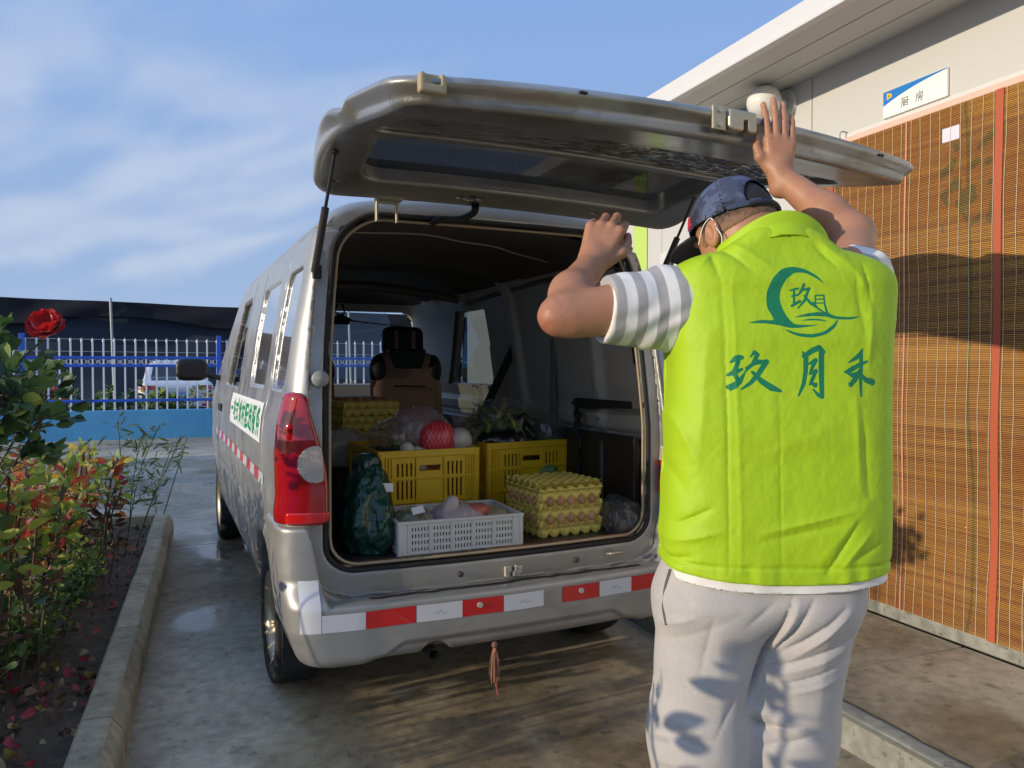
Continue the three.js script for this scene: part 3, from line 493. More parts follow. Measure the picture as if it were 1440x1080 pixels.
  const printTex = canvas(256, 96, (c, w, h) => { c.fillStyle = '#d9dadd'; c.fillRect(0, 0, w, h); c.strokeStyle = 'rgba(90,95,110,.55)'; c.lineWidth = 3; c.beginPath(); c.moveTo(100, 62); c.lineTo(116, 42); c.lineTo(124, 60); c.lineTo(134, 40); c.lineTo(146, 60); c.lineTo(176, 58); c.stroke(); });
  const tapePrint = new THREE.MeshPhysicalMaterial({ map: printTex, roughness: 0.32, clearcoat: 0.5, side: THREE.DoubleSide });
  const segs = [[-0.686, -0.545, 'w'], [-0.545, -0.375, 'r'], [-0.373, -0.21, 'p'], [-0.21, -0.055, 'r'], [-0.053, 0.105, 'p'], [0.185, 0.345, 'r'], [0.347, 0.495, 'p'], [0.495, 0.655, 'r']];
  for (const [a, b, k] of segs) mesh('reflective_tape', drape(bump, (u, v) => [lerp(a, b, u), lerp(0.425, 0.487, v) + 0.002 * noise(a * 7 + u), 0.3], [0, 0, -1], 8, 3, 0.0025), k === 'r' ? tapeRed : k === 'p' ? tapePrint : tapeWhite, van).userData.label = k === 'r' ? 'red reflective tape on the bumper' : 'white reflective tape on the bumper';
  mesh('reflective_tape', drape(bump, (u, v) => [lerp(-0.752, -0.688, u), lerp(0.425, 0.60, v), 0.3], [0, 0, -1], 6, 10, 0.0025), tapeWhite, van).userData.label = 'upright white reflective tape at the bumper corner';
  for (const x of [-0.145, 0.265]) mesh('sensor', (() => { const g = new THREE.CylinderGeometry(0.0105, 0.0105, 0.006, 16); g.rotateX(Math.PI / 2); const q = drape(bump, () => [x, 0.462, 0.3], [0, 0, -1], 1, 1, 0.004).attributes.position; g.translate(x, 0.462, q.getZ(0)); return g; })(), mat(0.55, 0.53, 0.46, 0.4), van);
  // dents and plugs on the sill below the opening
  const sillZ = (x, y) => drape((a, b, c) => vanShell(a, b, c), () => [x, y, 0.3], [0, 0, -1], 1, 1, 0.004).attributes.position.getZ(0);
  for (const [x, y] of [[-0.18, 0.556], [0.30, 0.556], [-0.615, 0.742]]) mesh('plug', (() => { const g = new THREE.SphereGeometry(0.012, 12, 8); g.scale(1, 1, 0.5); g.translate(x, y, sillZ(x, y)); return g; })(), mat(0.05, 0.05, 0.05, 0.6), van);
  const pl = []; for (let i = 0; i < 9; i++) pl.push(box(rr(0.012, 0.03), rr(0.012, 0.03), 0.014, 0.02 + rr(-0.035, 0.035), 0.55 + rr(-0.014, 0.016), sillZ(0.02, 0.55) + 0.004, 0.004)); mesh('latch_striker', pl, mat(0.45, 0.42, 0.34, 0.6), van);
  mesh('striker_loop', tube([[0.44, 0.565, sillZ(0.44, 0.56)], [0.445, 0.572, sillZ(0.44, 0.56) + 0.03], [0.50, 0.572, sillZ(0.44, 0.56) + 0.03], [0.505, 0.562, sillZ(0.44, 0.56)]], 0.006, 12), zinc, van);
  // round buffer on the left pillar
  for (const s of [-1]) { const g = new THREE.LatheGeometry([[0, 0.018], [0.012, 0.017], [0.015, 0.011], [0.027, 0.010], [0.03, 0]].map((p) => new THREE.Vector2(...p)), 20); g.rotateX(Math.PI / 2); g.translate(s * 0.668, 1.315, tailZ(1.3) - 0.052); mesh('buffer', g, mat(0.34, 0.34, 0.32, 0.4), van); }

  // ---- tail lights
  const lens = (s) => (x, y, z) => {
    const d = vanOuter(x, y, z) - 0.014, inner = lerp(0.650, 0.712, smoothstep(y, 0.92, 1.28)) + (s > 0 ? 0.055 : 0);
    const face = rrect(x * s - (inner + 0.90) / 2, y - 1.03, (0.90 - inner) / 2, 0.238, 0.035);
    return smax(smax(d, face, 0.02), -0.20 - z + 0.0, 0.02);
  };
  const redLens = mat(0.36, 0.004, 0.007, 0.07, { clearcoat: 1, clearcoatRoughness: 0.03, emissive: C(0, 0, 0) });
  const ringTex = dataTex(256, 256, (u, v) => 0.5 + 0.5 * Math.sin(v * 240), false);
  for (const s of [-1, 1]) {
    const L = mesh('tail_light', meshSDF(lens(s), [s > 0 ? 0.60 : -0.86, 0.76, -0.26], [s > 0 ? 0.86 : -0.60, 1.30, 0.03], 0.005, { uv: triUV(1) }), redLens, van);
    const dd = lens(s);
    const lensPart = (name, test, lift, m, b) => mesh(name, meshSDF((x, y, z) => smax(Math.max(dd(x, y, z) - lift), test(x * s, y, z), 0.006), [s > 0 ? b[0] : -b[1], b[2], -0.2], [s > 0 ? b[1] : -b[0], b[3], 0.03], 0.003, { uv: triUV(1) }), m, L);
    lensPart('reversing_lens', (x, y) => Math.max(len2((x - 0.694) * 1.0, (y - 1.012) * 0.86) - 0.058, 0.667 - x), 0.002, mat(0.66, 0.56, 0.50, 0.2, { metalness: 0.25, clearcoat: 1, bumpMap: texRings(), bumpScale: 0.002 }), [0.57, 0.76, 0.92, 1.11]);
    lensPart('lower_reflector', (x, y) => rrect(x - 0.715, y - 0.822, 0.072, 0.02, 0.008), 0.003, mat(0.68, 0.012, 0.012, 0.12, { clearcoat: 1 }), [0.62, 0.83, 0.78, 0.87]);
  }
  function texRings() { return dataTex(256, 256, (u, v) => { const r = len2(u * 0.25 - 0.67 + 0.75, v * 0.25) * 1; return 0.5 + 0.5 * Math.sin(r * 900); }, false, 4); }
  // black strip between lamp and opening
  for (const s of [-1, 1]) mesh('corner_trim', drape(vanShell, (u, v) => [s * lerp(0.632, 0.655, u), lerp(0.80, 1.20, v), 0.3], [0, 0, -1], 3, 14, 0.003), rubber, van);

  // ---- left and right flank: pressed windows, tape, print
  const glassy = mat(0.34, 0.34, 0.35, 0.06, { metalness: 0.35, clearcoat: 1, clearcoatRoughness: 0.02 }), tint = mat(0.16, 0.19, 0.20, 0.03, { transmission: 1, thickness: 0 });
  const words = ['one', 'stand', 'style', 'food', 'stuff', 'match', 'send', 'serve', 'duty'];
  const sticker = canvas(1536, 192, (c, w, h) => { c.fillStyle = '#eef0ee'; c.fillRect(0, 0, w, h); c.strokeStyle = '#0a8a4a'; words.forEach((k, i) => han(c, k, 36 + i * 164, 22, 148, 148, 22)); });
  for (const s of [-1, 1]) {
    for (const [a, b] of SIDEWIN) {
      const g = drape((x, y, z) => vanOuter(x, y, z) + 0.011, (u, v) => [s, lerp(1.27, 1.735, v), lerp(b, a, s < 0 ? u : 1 - u) + 0.05 * (lerp(1.27, 1.735, v) - 1.5)], [-s, 0, 0], 4, 12, 0); mesh('side_window', g, glassy, van);
    }
    const g = drape((x, y, z) => vanOuter(x, y, z) + 0.02, (u, v) => { const y = lerp(1.235, 1.745, v); return [s, y, lerp(-1.97, -2.98 + 0.32 * v, s < 0 ? 1 - u : u)]; }, [-s, 0, 0], 6, 12, 0); mesh('door_window', g, tint, van);
    for (let k = 0, z = -0.62; z > -3.35; k++, z -= 0.165) mesh('reflective_tape', drape(vanOuter, (u, v) => [s, lerp(0.868, 0.916, v) + 0.028 * (z + 0.6) * 0.6 * 0, lerp(z, z - 0.163, s < 0 ? 1 - u : u)], [-s, 0, 0], 4, 2, 0.002), k % 2 ? tapeRed : tapeWhite, van).userData.label = k % 2 ? 'red reflective tape along the flank' : 'white reflective tape along the flank';
    mesh('side_sticker', drape(vanOuter, (u, v) => [s, lerp(1.035, 1.205, v), s < 0 ? lerp(-2.2, -0.72, u) : lerp(-0.72, -2.2, u)], [-s, 0, 0], 20, 6, 0.0025), new THREE.MeshPhysicalMaterial({ map: sticker, roughness: 0.35, side: THREE.DoubleSide }), van).userData.label = 'white sticker with green characters on the flank';
    // door gaps
    for (const z of [-1.47, -1.9, -3.15]) mesh('door_gap', drape(vanOuter, (u, v) => [s, lerp(0.36, 1.83, v), z + lerp(-0.004, 0.004, u) + 0.03 * Math.max(0, lerp(0.36, 1.83, v) - 1.2)], [-s, 0, 0], 1, 24, 0.0012), black, van);
    const h = mesh('door_handle', (() => { const a = new RoundedBoxGeometry(0.022, 0.05, 0.16, 3, 0.01); a.translate(s * 0.803, 1.08, -2.95); return a; })(), black, van);
    const m = mesh('wing_mirror', meshSDF((x, y, z) => smax(rbox(x * s - 0.95, y - 1.335, z + 3.5, 0.105, 0.082, 0.07, 0.06), z + 3.5 - 0.035, 0.03), s > 0 ? [0.8, 1.2, -3.65] : [-1.12, 1.2, -3.65], s > 0 ? [1.12, 1.48, -3.42] : [-0.8, 1.48, -3.42], 0.008), mat(0.008, 0.008, 0.009, 0.4), van);
    mesh('mirror_arm', rod([s * 0.76, 1.27, -3.48], [s * 0.87, 1.30, -3.5], 0.02, 8), black, m); 
    // wheels
    AX.forEach((az) => {
      const w = new THREE.Group(); w.name = 'wheel'; w.position.set(s * 0.685, 0.285, az); van.add(w);
      const ty = new THREE.LatheGeometry([[0.185, -0.075], [0.21, -0.084], [0.262, -0.086], [0.278, -0.078], [0.285, -0.05], [0.283, -0.02], [0.285, 0.02], [0.285, 0.05], [0.278, 0.078], [0.262, 0.086], [0.21, 0.084], [0.185, 0.075]].map((p) => new THREE.Vector2(...p)), 48); ty.rotateZ(-Math.PI / 2); mesh('tyre', ty, mat(0.022, 0.021, 0.02, 0.85, { bumpMap: texBump, bumpScale: 0.004 }), w);
      const rg = [new THREE.LatheGeometry([[0.001, 0.05], [0.05, 0.052], [0.058, 0.03], [0.10, 0.022], [0.125, 0.04], [0.165, 0.035], [0.172, 0.06], [0.188, 0.078], [0.19, 0.070]].map((p) => new THREE.Vector2(...p)), 40)]; rg[0].rotateZ(-Math.PI / 2 * s);
      const rim = mesh('rim', rg, mat(0.48, 0.42, 0.30, 0.4, { metalness: 0.75 }), w);
      for (let k = 0; k < 5; k++) { const a = k * 1.2566; mesh('wheel_nut', rod([s * 0.022, 0.078 * Math.cos(a), 0.078 * Math.sin(a)], [s * 0.045, 0.078 * Math.cos(a), 0.078 * Math.sin(a)], 0.011, 6), chrome, rim); }
      for (let k = 0; k < 8; k++) { const a = k * 0.785; mesh('rim_slot', (() => { const g = new THREE.CylinderGeometry(0.016, 0.016, 0.012, 10); g.rotateZ(Math.PI / 2); g.translate(s * 0.036, 0.142 * Math.cos(a), 0.142 * Math.sin(a)); return g; })(), black, rim); }
    });
    mesh('mud_flap', box(0.17, 0.30, 0.012, s * 0.675, 0.30, AX[0] + 0.33, 0.005), black, van);
  }
  // windscreen
  { const g = new THREE.PlaneGeometry(1.16, 0.86, 8, 4); g.rotateX(-47 * DEG); g.translate(0, 1.55, -3.77); mesh('windscreen', g, mat(0.62, 0.72, 0.72, 0.02, { transmission: 1, thickness: 0 }), van); }
  mesh('underbody', [box(1.35, 0.05, 4.1, 0, 0.34, -2.25, 0.02), box(1.2, 0.12, 0.1, 0, 0.33, -0.3, 0.02), rod([-0.62, 0.29, AX[0]], [0.62, 0.29, AX[0]], 0.045, 10), rod([-0.62, 0.29, AX[1]], [0.62, 0.29, AX[1]], 0.03, 10)], black, van);
  for (const s of [-1, 1]) for (const a of AX) mesh('wheel_well', (() => { const g = new THREE.CylinderGeometry(0.352, 0.352, 0.22, 28, 1, true, 0, Math.PI); g.rotateZ(Math.PI / 2); g.rotateX(0); g.translate(s * 0.625, 0.30, a); return g; })(), black, van);
  mesh('exhaust_pipe', (() => { const g = new THREE.LatheGeometry([[0.017, -0.4], [0.017, 0.0], [0.023, 0.004], [0.023, -0.18], [0.026, -0.2], [0.026, -0.4]].map((p) => new THREE.Vector2(...p)), 20); g.rotateX(Math.PI / 2); g.translate(-0.30, 0.283, -0.03); return g; })(), mat(0.10, 0.085, 0.07, 0.6, { metalness: 0.6 }), van);

  // ---- cab seen through the cargo bay
  const brown = mat(0.36, 0.20, 0.14, 0.7), dark = mat(0.018, 0.016, 0.016, 0.6);
  for (const sx of [-0.37, 0.36]) {
    const st = mesh('seat', meshSDF((x, y, z) => { const py = y - 1.13, w = 0.245 - 0.03 * smoothstep(y, 1.2, 1.42); let d = rbox(x - sx, py, z + 2.70 + py * 0.16, w, 0.33, 0.075, 0.07); return smin(d, rbox(x - sx, y - 0.78, z + 2.95, 0.24, 0.09, 0.26, 0.07), 0.06); }, [sx - 0.3, 0.66, -3.26], [sx + 0.3, 1.50, -2.5], 0.014), brown, van);
    mesh('headrest', meshSDF((x, y, z) => rbox(x - sx, y - 1.545, z + 2.80, 0.145 - 0.02 * (y - 1.5), 0.105, 0.06, 0.055), [sx - 0.2, 1.42, -2.9], [sx + 0.2, 1.68, -2.7], 0.01), dark, st);
    for (const k of [-0.06, 0.06]) mesh('headrest_strap', box(0.026, 0.15, 0.012, sx + k, 1.545, -2.738, 0.005), brown, st);
    mesh('seat_yoke', meshSDF((x, y, z) => smax(rbox(x - sx, y - 1.41, z + 2.70 + 0.045, 0.115 + 0.25 * (y - 1.41) , 0.075, 0.09, 0.02), -10, 0.01), [sx - 0.2, 1.3, -2.86], [sx + 0.2, 1.5, -2.6], 0.01), dark, st);
    for (const k of [-1, 1]) mesh('shoulder_patch', meshSDF((x, y, z) => ell(x - sx - k * 0.19, y - 1.33, z + 2.72, 0.06, 0.115, 0.085), [sx + k * 0.19 - 0.1, 1.18, -2.84], [sx + k * 0.19 + 0.1, 1.46, -2.6], 0.012), dark, st);
    mesh('seat_pocket', rod([sx - 0.11, 1.22, -2.625], [sx + 0.11, 1.215, -2.625], 0.006, 6), dark, st);
  }
  mesh('dashboard', meshSDF((x, y, z) => rbox(x, y - 0.98, z + 3.72, 0.69, 0.13, 0.2, 0.08), [-0.75, 0.8, -4.0], [0.75, 1.15, -3.45], 0.02), dark, van);
  { const g = new THREE.TorusGeometry(0.185, 0.014, 8, 40); g.rotateX(-35 * DEG); g.translate(-0.36, 1.16, -3.38); mesh('steering_wheel', [g, rod([-0.36, 1.14, -3.4], [-0.36, 1.03, -3.6], 0.03, 8)], dark, van); }
  mesh('sun_visor', box(0.36, 0.12, 0.015, -0.38, 1.74, -3.42, 0.006), mat(0.12, 0.10, 0.08, 0.7), van);
  mesh('rear_mirror', box(0.22, 0.06, 0.03, 0.02, 1.72, -3.42, 0.012), dark, van);
  mesh('seat_belt', (() => { const a = V(0.675, 1.50, -1.55), b = V(0.40, 0.78, -1.72), g = new THREE.BoxGeometry(0.05, a.distanceTo(b), 0.003); g.applyQuaternion(new THREE.Quaternion().setFromUnitVectors(V(0, 1, 0), a.clone().sub(b).normalize())); g.translate((a.x + b.x) / 2, (a.y + b.y) / 2, (a.z + b.z) / 2); return g; })(), mat(0.012, 0.012, 0.013, 0.6), van);
  mesh('roof_rail', [tube([[-0.56, 1.84, -2.3], [0, 1.88, -2.3], [0.6, 1.82, -2.3]], 0.03, 16, 8), tube([[0.60, 1.82, -0.3], [0.61, 1.82, -1.2], [0.62, 1.78, -2.3]], 0.014, 10)], mat(0.13, 0.12, 0.105, 0.5), van);
  mesh('cloth_edge', tube([[-0.50, 1.90, -0.42], [-0.2, 1.92, -0.46], [0.0, 1.918, -0.56], [0.15, 1.915, -0.6], [0.3, 1.90, -0.68], [0.48, 1.875, -0.72]], 0.004, 40, 5), mat(0.28, 0.24, 0.20, 0.6), van);
  mesh('pillar_strip', [box(0.012, 0.66, 0.05, 0.68, 1.36, -1.08, 0.004)], mat(0.16, 0.15, 0.14, 0.4), van);
  for (const s of [-1, 1]) mesh('lower_trim', uvMetres(box(0.03, 0.42, 1.86, s * 0.664, 0.83, -1.16, 0.01)), mat(0.022, 0.02, 0.019, 0.42, { bumpMap: texBump, bumpScale: 0.001 }), van);
  for (const z of [-0.5, -0.98]) mesh('trim_rib', box(0.014, 0.36, 0.022, 0.645, 0.82, z, 0.004), mat(0.09, 0.085, 0.08, 0.4), van);

  // ---- tailgate (raised): hinge line at the roof edge, inner face looks down
  const T = new THREE.Group(); T.name = 'tailgate'; T.position.set(0.044, 1.975, -0.17); T.rotation.set(-0.035, 0, -0.014); T.scale.x = 1.115; van.add(T);
  const curve = (pts) => (g) => { if (g <= pts[0][0]) return pts[0][1]; for (let i = 1; i < pts.length; i++) if (g < pts[i][0]) { const p0 = pts[Math.max(0, i - 2)], p1 = pts[i - 1], p2 = pts[i], p3 = pts[Math.min(pts.length - 1, i + 1)], t = (g - p1[0]) / (p2[0] - p1[0]), m1 = (p2[1] - p0[1]) / (p2[0] - p0[0] || 1) * (p2[0] - p1[0]), m2 = (p3[1] - p1[1]) / (p3[0] - p1[0] || 1) * (p2[0] - p1[0]), a = t * t * t, b = t * t; return (2 * a - 3 * b + 1) * p1[1] + (a - 2 * b + t) * m1 + (-2 * a + 3 * b) * p2[1] + (a - b) * m2; } return pts[pts.length - 1][1]; };
  const cIn = curve([[0, 0.0], [0.14, 0.05], [0.35, 0.078], [0.55, 0.07], [0.8, 0.018], [1.05, -0.042], [1.3, -0.092]]);
  const cOut = curve([[0, 0.045], [0.1, 0.125], [0.3, 0.158], [0.55, 0.142], [0.74, 0.096], [0.80, 0.106], [1.05, 0.050], [1.3, -0.014]]);
  const gw = curve([[0, 0.655], [0.2, 0.675], [0.5, 0.70], [0.85, 0.70], [1.1, 0.70], [1.3, 0.69]]);
  const crown = (x) => -0.05 * (x / 0.75) ** 2;
  const tin = (x, g) => cIn(g) + crown(x) * 0.5, tout = (x, g) => cOut(g) + crown(x) * (0.5 + 0.5 * smoothstep(g, 0.3, 1.0));
  const plan = (x, g) => { const w = gw(g); return rrect((x * 0.72) / w, g - 0.64 + 0.075 * (x / 0.75) ** 2 * smoothstep(g, 0.5, 1.2) - 0.02, 0.72, 0.645, 0.085) * 0.98; };
  const gate = (x, y, g) => {
    const p = plan(x, g); if (p > 0.06) return p; const a = tin(x, g), b = tout(x, g);
    let d = smax(p + 0.03 * smoothstep(y, b - 0.012, b - 0.05) * smoothstep(g, 0.2, 0.6), y - b, 0.02);                 // the outer skin stands out as a lip
    d = smax(d, a - y, 0.022);
    d = smax(d, -Math.max(rrect(x + 0.0, g - 0.33, 0.545 - 0.06 * (0.33 - g), 0.205, 0.06)), 0.012);
    d = smax(d, -Math.max(rrect(x, g - 0.815, 0.60, 0.225, 0.06), y - (a + 0.022)), 0.012);
    for (const [hx, hg, r] of [[-0.20, 0.072, 0.007], [-0.165, 0.072, 0.014], [-0.13, 0.072, 0.007], [-0.61, 0.10, 0.011], [0.30, 0.072, 0.008]]) d = smax(d, -Math.max(len2((x - hx) * 0.7, g - hg) - r, y - (a + 0.03)), 0.003);
    return d;
  };
  const gateCol = (x, y, g) => { const k = smoothstep(fbm(x * 7, g * 5 + y * 9, 1, 4), 0.02, 0.32), e = g > 1.1 ? 0.65 * smoothstep(fbm(x * 11, y * 30, 6, 4), -0.05, 0.25) : 0, q = clamp(k * 0.22 + e, 0, 1); const u = y < tout(x, g) - 0.03 && plan(x, g) < -0.03 ? 0.78 : 1; return [u * (1 - 0.34 * q), u * (1 - 0.37 * q), u * (1 - 0.48 * q)]; };  // dirt at the edge; inner face darkened in colour as shade under the gate
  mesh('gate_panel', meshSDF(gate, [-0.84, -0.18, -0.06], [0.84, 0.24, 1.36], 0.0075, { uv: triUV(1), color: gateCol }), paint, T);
  { const g = new THREE.PlaneGeometry(1.14, 0.44, 16, 8); g.rotateX(-Math.PI / 2); const p = g.attributes.position; for (let i = 0; i < p.count; i++) { const x = p.getX(i), gg = p.getZ(i) + 0.33; p.setXYZ(i, x, tout(x, gg) - 0.035, gg); } g.computeVertexNormals(); mesh('rear_window', g, mat(0.035, 0.037, 0.04, 0.03, { transmission: 1, thickness: 0, specularIntensity: 1 }), T); }
  // crumpled film still stuck on the inner trim
  { const g = new THREE.PlaneGeometry(1.17, 0.42, 220, 110); g.rotateX(-Math.PI / 2); const p = g.attributes.position; for (let i = 0; i < p.count; i++) { const x = p.getX(i), gg = p.getZ(i) + 0.815, k = 0.2 + 0.8 * smoothstep(x, -0.25, 0.1); p.setXYZ(i, x, tin(x, gg) + 0.012 + k * (0.009 * (1 - Math.abs(fbm(x * 6 + 20, gg * 24, 0, 4)) * 2) - 0.005 * noise(x * 30, gg * 60)), gg); } g.computeVertexNormals(); mesh('trim_film', g, mat(0.085, 0.075, 0.055, 0.22, { clearcoat: 0.8, clearcoatRoughness: 0.1 }), T); }
  // lock, buffers, dark holes on the closing edge
  const zEdge = (x, y) => drape(gate, () => [x, y, 1.5], [0, 0, -1], 1, 1, 0).attributes.position.getZ(0);
  { const x0 = 0.05, y = (tin(x0, 1.25) + tout(x0, 1.25)) / 2 + 0.004, z = zEdge(x0, y); const k = mesh('lock', meshSDF((x, yy, g) => smax(rbox(x - x0, yy - y, g - z, 0.038, 0.027, 0.016, 0.008), -rbox(x - x0 - 0.006, yy - y + 0.016, g - z, 0.006, 0.019, 0.05, 0.006), 0.003), [x0 - 0.06, y - 0.05, z - 0.03], [x0 + 0.06, y + 0.05, z + 0.03], 0.003), zinc, T);
    const fl = mesh('lock_flange', box(0.034, 0.06, 0.008, x0 - 0.06, y, z + 0.004, 0.002), zinc, k); for (const dy of [-0.018, 0.018]) mesh('bolt', (() => { const g = new THREE.CylinderGeometry(0.007, 0.007, 0.006, 6); g.rotateX(Math.PI / 2); g.translate(x0 - 0.06, y + dy, z + 0.011); return g; })(), chrome, k); }
  { const x0 = -0.625, y = (tin(x0, 1.2) + tout(x0, 1.2)) / 2 + 0.0, z = zEdge(x0, y); mesh('stop_buffer', meshSDF((x, yy, g) => smax(rbox(x - x0, yy - y, g - z, 0.026, 0.022, 0.012, 0.006), -rbox(x - x0, yy - y - 0.01, g - z - 0.012, 0.015, 0.013, 0.01, 0.004), 0.004), [x0 - 0.05, y - 0.04, z - 0.03], [x0 + 0.05, y + 0.04, z + 0.03], 0.004), mat(0.42, 0.34, 0.20, 0.6), T); }
  for (const x of [-0.33, 0.06, 0.5]) { const y = tout(x, 1.27) - 0.017; mesh('drain_slot', box(0.018, 0.007, 0.008, x, y, zEdge(x, y) + 0.001, 0.002), black, T); }
  for (const x of [-0.42, 0.42]) mesh('hinge', [box(0.008, 0.085, 0.022, x - 0.032, -0.035, -0.01, 0.003), box(0.008, 0.085, 0.022, x + 0.032, -0.035, -0.01, 0.003), rod([x - 0.04, 0.0, -0.01], [x + 0.04, 0.0, -0.01], 0.007, 10), box(0.085, 0.012, 0.05, x, 0.006, 0.02, 0.003)], zinc, T);
  mesh('washer_hose', tube([[-0.14, 0.01, 0.06], [-0.13, -0.01, 0.01], [-0.17, -0.035, -0.01], [-0.24, -0.045, -0.01], [-0.26, -0.055, -0.04]], 0.013, 24, 8), rubber, T);
  // gas struts
  for (const s of [-1, 1]) {
    const a = [s * 0.685, 1.70, -0.125], top2 = [s * 0.672, 2.055, 0.17], mid = [lerp(a[0], top2[0], 0.55), lerp(a[1], top2[1], 0.55), lerp(a[2], top2[2], 0.55)];
    const st = mesh('gas_strut', rod(a, mid, 0.0125, 12), mat(0.055, 0.05, 0.048, 0.45), van);
    mesh('strut_rod', rod(mid, top2, 0.0055, 8), mat(0.04, 0.04, 0.045, 0.3), st); mesh('strut_mount', [box(0.03, 0.05, 0.02, a[0] - s * 0.01, a[1], a[2] - 0.01, 0.004), (() => { const g = new THREE.SphereGeometry(0.012, 10, 8); g.translate(...top2); return g; })()], black, st);
  }
}
// tuft hanging under the bumper
{
  const b = thing('tassel', 'frayed reddish brown cord tassel dangling below the rear bumper', 'tassel', [1.01, 0.30, -2.745]);
  mesh('knot', meshSDF((x, y, z) => ell(x, y + 0.008, z, 0.012, 0.014, 0.011), [-0.02, -0.03, -0.02], [0.02, 0.02, 0.02], 0.004), mat(0.22, 0.10, 0.08, 0.8), b);
  const s = []; for (let i = 0; i < 40; i++) { const a = rnd() * 6.28, r = rr(0.004, 0.022), L = rr(0.11, 0.165); s.push(tube([[0, -0.005, 0], [Math.cos(a) * r * 0.7, -L * 0.45, Math.sin(a) * r * 0.7], [Math.cos(a) * r, -L, Math.sin(a) * r]], 0.0014, 6, 4)); } const m = mesh('strands', s, mat(0.34, 0.17, 0.10, 0.85), b); m.userData.kind = 'stuff';
  mesh('ribbon', tube([[0, -0.01, 0.004], [0.006, -0.1, 0.006], [0.004, -0.16, 0.004], [0.012, -0.20, 0.004]], 0.004, 14, 5), mat(0.5, 0.12, 0.11, 0.7), b);
}

// ================= THE LOAD =================
const FL = 0.624, VT = VAN.turn;
function slotted(w, h, holes, depth = 0.006) {
  const s = new THREE.Shape(); s.moveTo(-w / 2, 0); s.lineTo(w / 2, 0); s.lineTo(w / 2, h); s.lineTo(-w / 2, h); s.lineTo(-w / 2, 0);
  for (const [x, y, a, b] of holes) { const p = new THREE.Path(); p.moveTo(x - a / 2, y - b / 2); p.lineTo(x - a / 2, y + b / 2); p.lineTo(x + a / 2, y + b / 2); p.lineTo(x + a / 2, y - b / 2); p.lineTo(x - a / 2, y - b / 2); s.holes.push(p); }
  const g = new THREE.ExtrudeGeometry(s, { depth, bevelEnabled: true, bevelSize: 0.0012, bevelThickness: 0.0012, bevelSegments: 1 }); g.translate(0, 0, -depth / 2); return g;
}
function place(g, x, z, turn) { g = g.clone(); g.rotateY(turn); g.translate(x, 0, z); return g; }
// yellow crate: side walls with slots and hand hole, ribbed corners, thick rim
function yellowCrate(label, pos, turn, w, d, h) {
  const m = mat(0.85, 0.53, 0.012, 0.38), c = thing('yellow_crate', label, 'crate', pos, turn, 'yellow plastic crates in the cargo bay');
  const wall = (L, hand) => {
    const holes = [], grp = (x0, n, rows) => { for (let i = 0; i < n; i++) for (const [y, b] of rows) holes.push([x0 + i * 0.0215, y, 0.011, b]); };
    const rows = [[0.065, 0.06], [0.145, 0.075], [0.225, 0.055]].map(([y, b]) => [y * h / 0.3, b * h / 0.3]);
    grp(-0.155, 5, rows); grp(0.07, 5, rows); if (hand) holes.push([0, h * 0.765, 0.105, 0.028]); return slotted(L, h, holes);
  };
  const rib = []; for (const s of [-1, 1]) for (let k = 0; k < 4; k++) rib.push(box(0.005, h - 0.04, 0.012, s * (w / 2 - 0.012 - k * 0.014), h / 2, d / 2 + 0.005, 0.0015));
  for (const s of [-0.045, 0.045]) rib.push(box(0.006, h - 0.03, 0.012, s * 1.5, h / 2, d / 2 + 0.005, 0.0015));
  mesh('side_panel', place(wall(w, true), 0, d / 2, 0), m, c); mesh('side_panel', place(wall(w, true), 0, -d / 2, 0), m, c);
  const e = wall(d, true); mesh('side_panel', place(e, -w / 2, 0, Math.PI / 2), m, c); mesh('side_panel', place(e, w / 2, 0, Math.PI / 2), m, c);
  mesh('rib', rib, m, c).userData.kind = 'stuff';
  const r = []; for (const s of [-1, 1]) { r.push(box(w + 0.024, 0.034, 0.014, 0, h - 0.012, s * (d / 2 + 0.005), 0.004), box(0.014, 0.034, d + 0.0, s * (w / 2 + 0.005), h - 0.012, 0, 0.004), box(w + 0.01, 0.012, 0.012, 0, 0.095 * h / 0.3, s * (d / 2 + 0.004), 0.003), box(w + 0.01, 0.012, 0.012, 0, 0.19 * h / 0.3, s * (d / 2 + 0.004), 0.003)); }
  for (const sx of [-1, 1]) for (const sz of [-1, 1]) { const q = new THREE.CylinderGeometry(0.02, 0.018, h - 0.01, 12); q.translate(sx * (w / 2 - 0.004), h / 2, sz * (d / 2 - 0.004)); r.push(q); }
  mesh('rim', r, m, c); mesh('base', box(w, 0.008, d, 0, 0.008, 0), m, c); return c;
}
const CR = { a: [0.933, FL, -3.725], b: [1.50, FL, -3.83] };
yellowCrate('yellow plastic crate on the left, red bag and greens heaped in it', CR.a, VT + 0.02, 0.475, 0.52, 0.345);
yellowCrate('yellow plastic crate on the right, dark bag and leafy stalks on top', CR.b, VT + 0.10, 0.50, 0.42, 0.35);
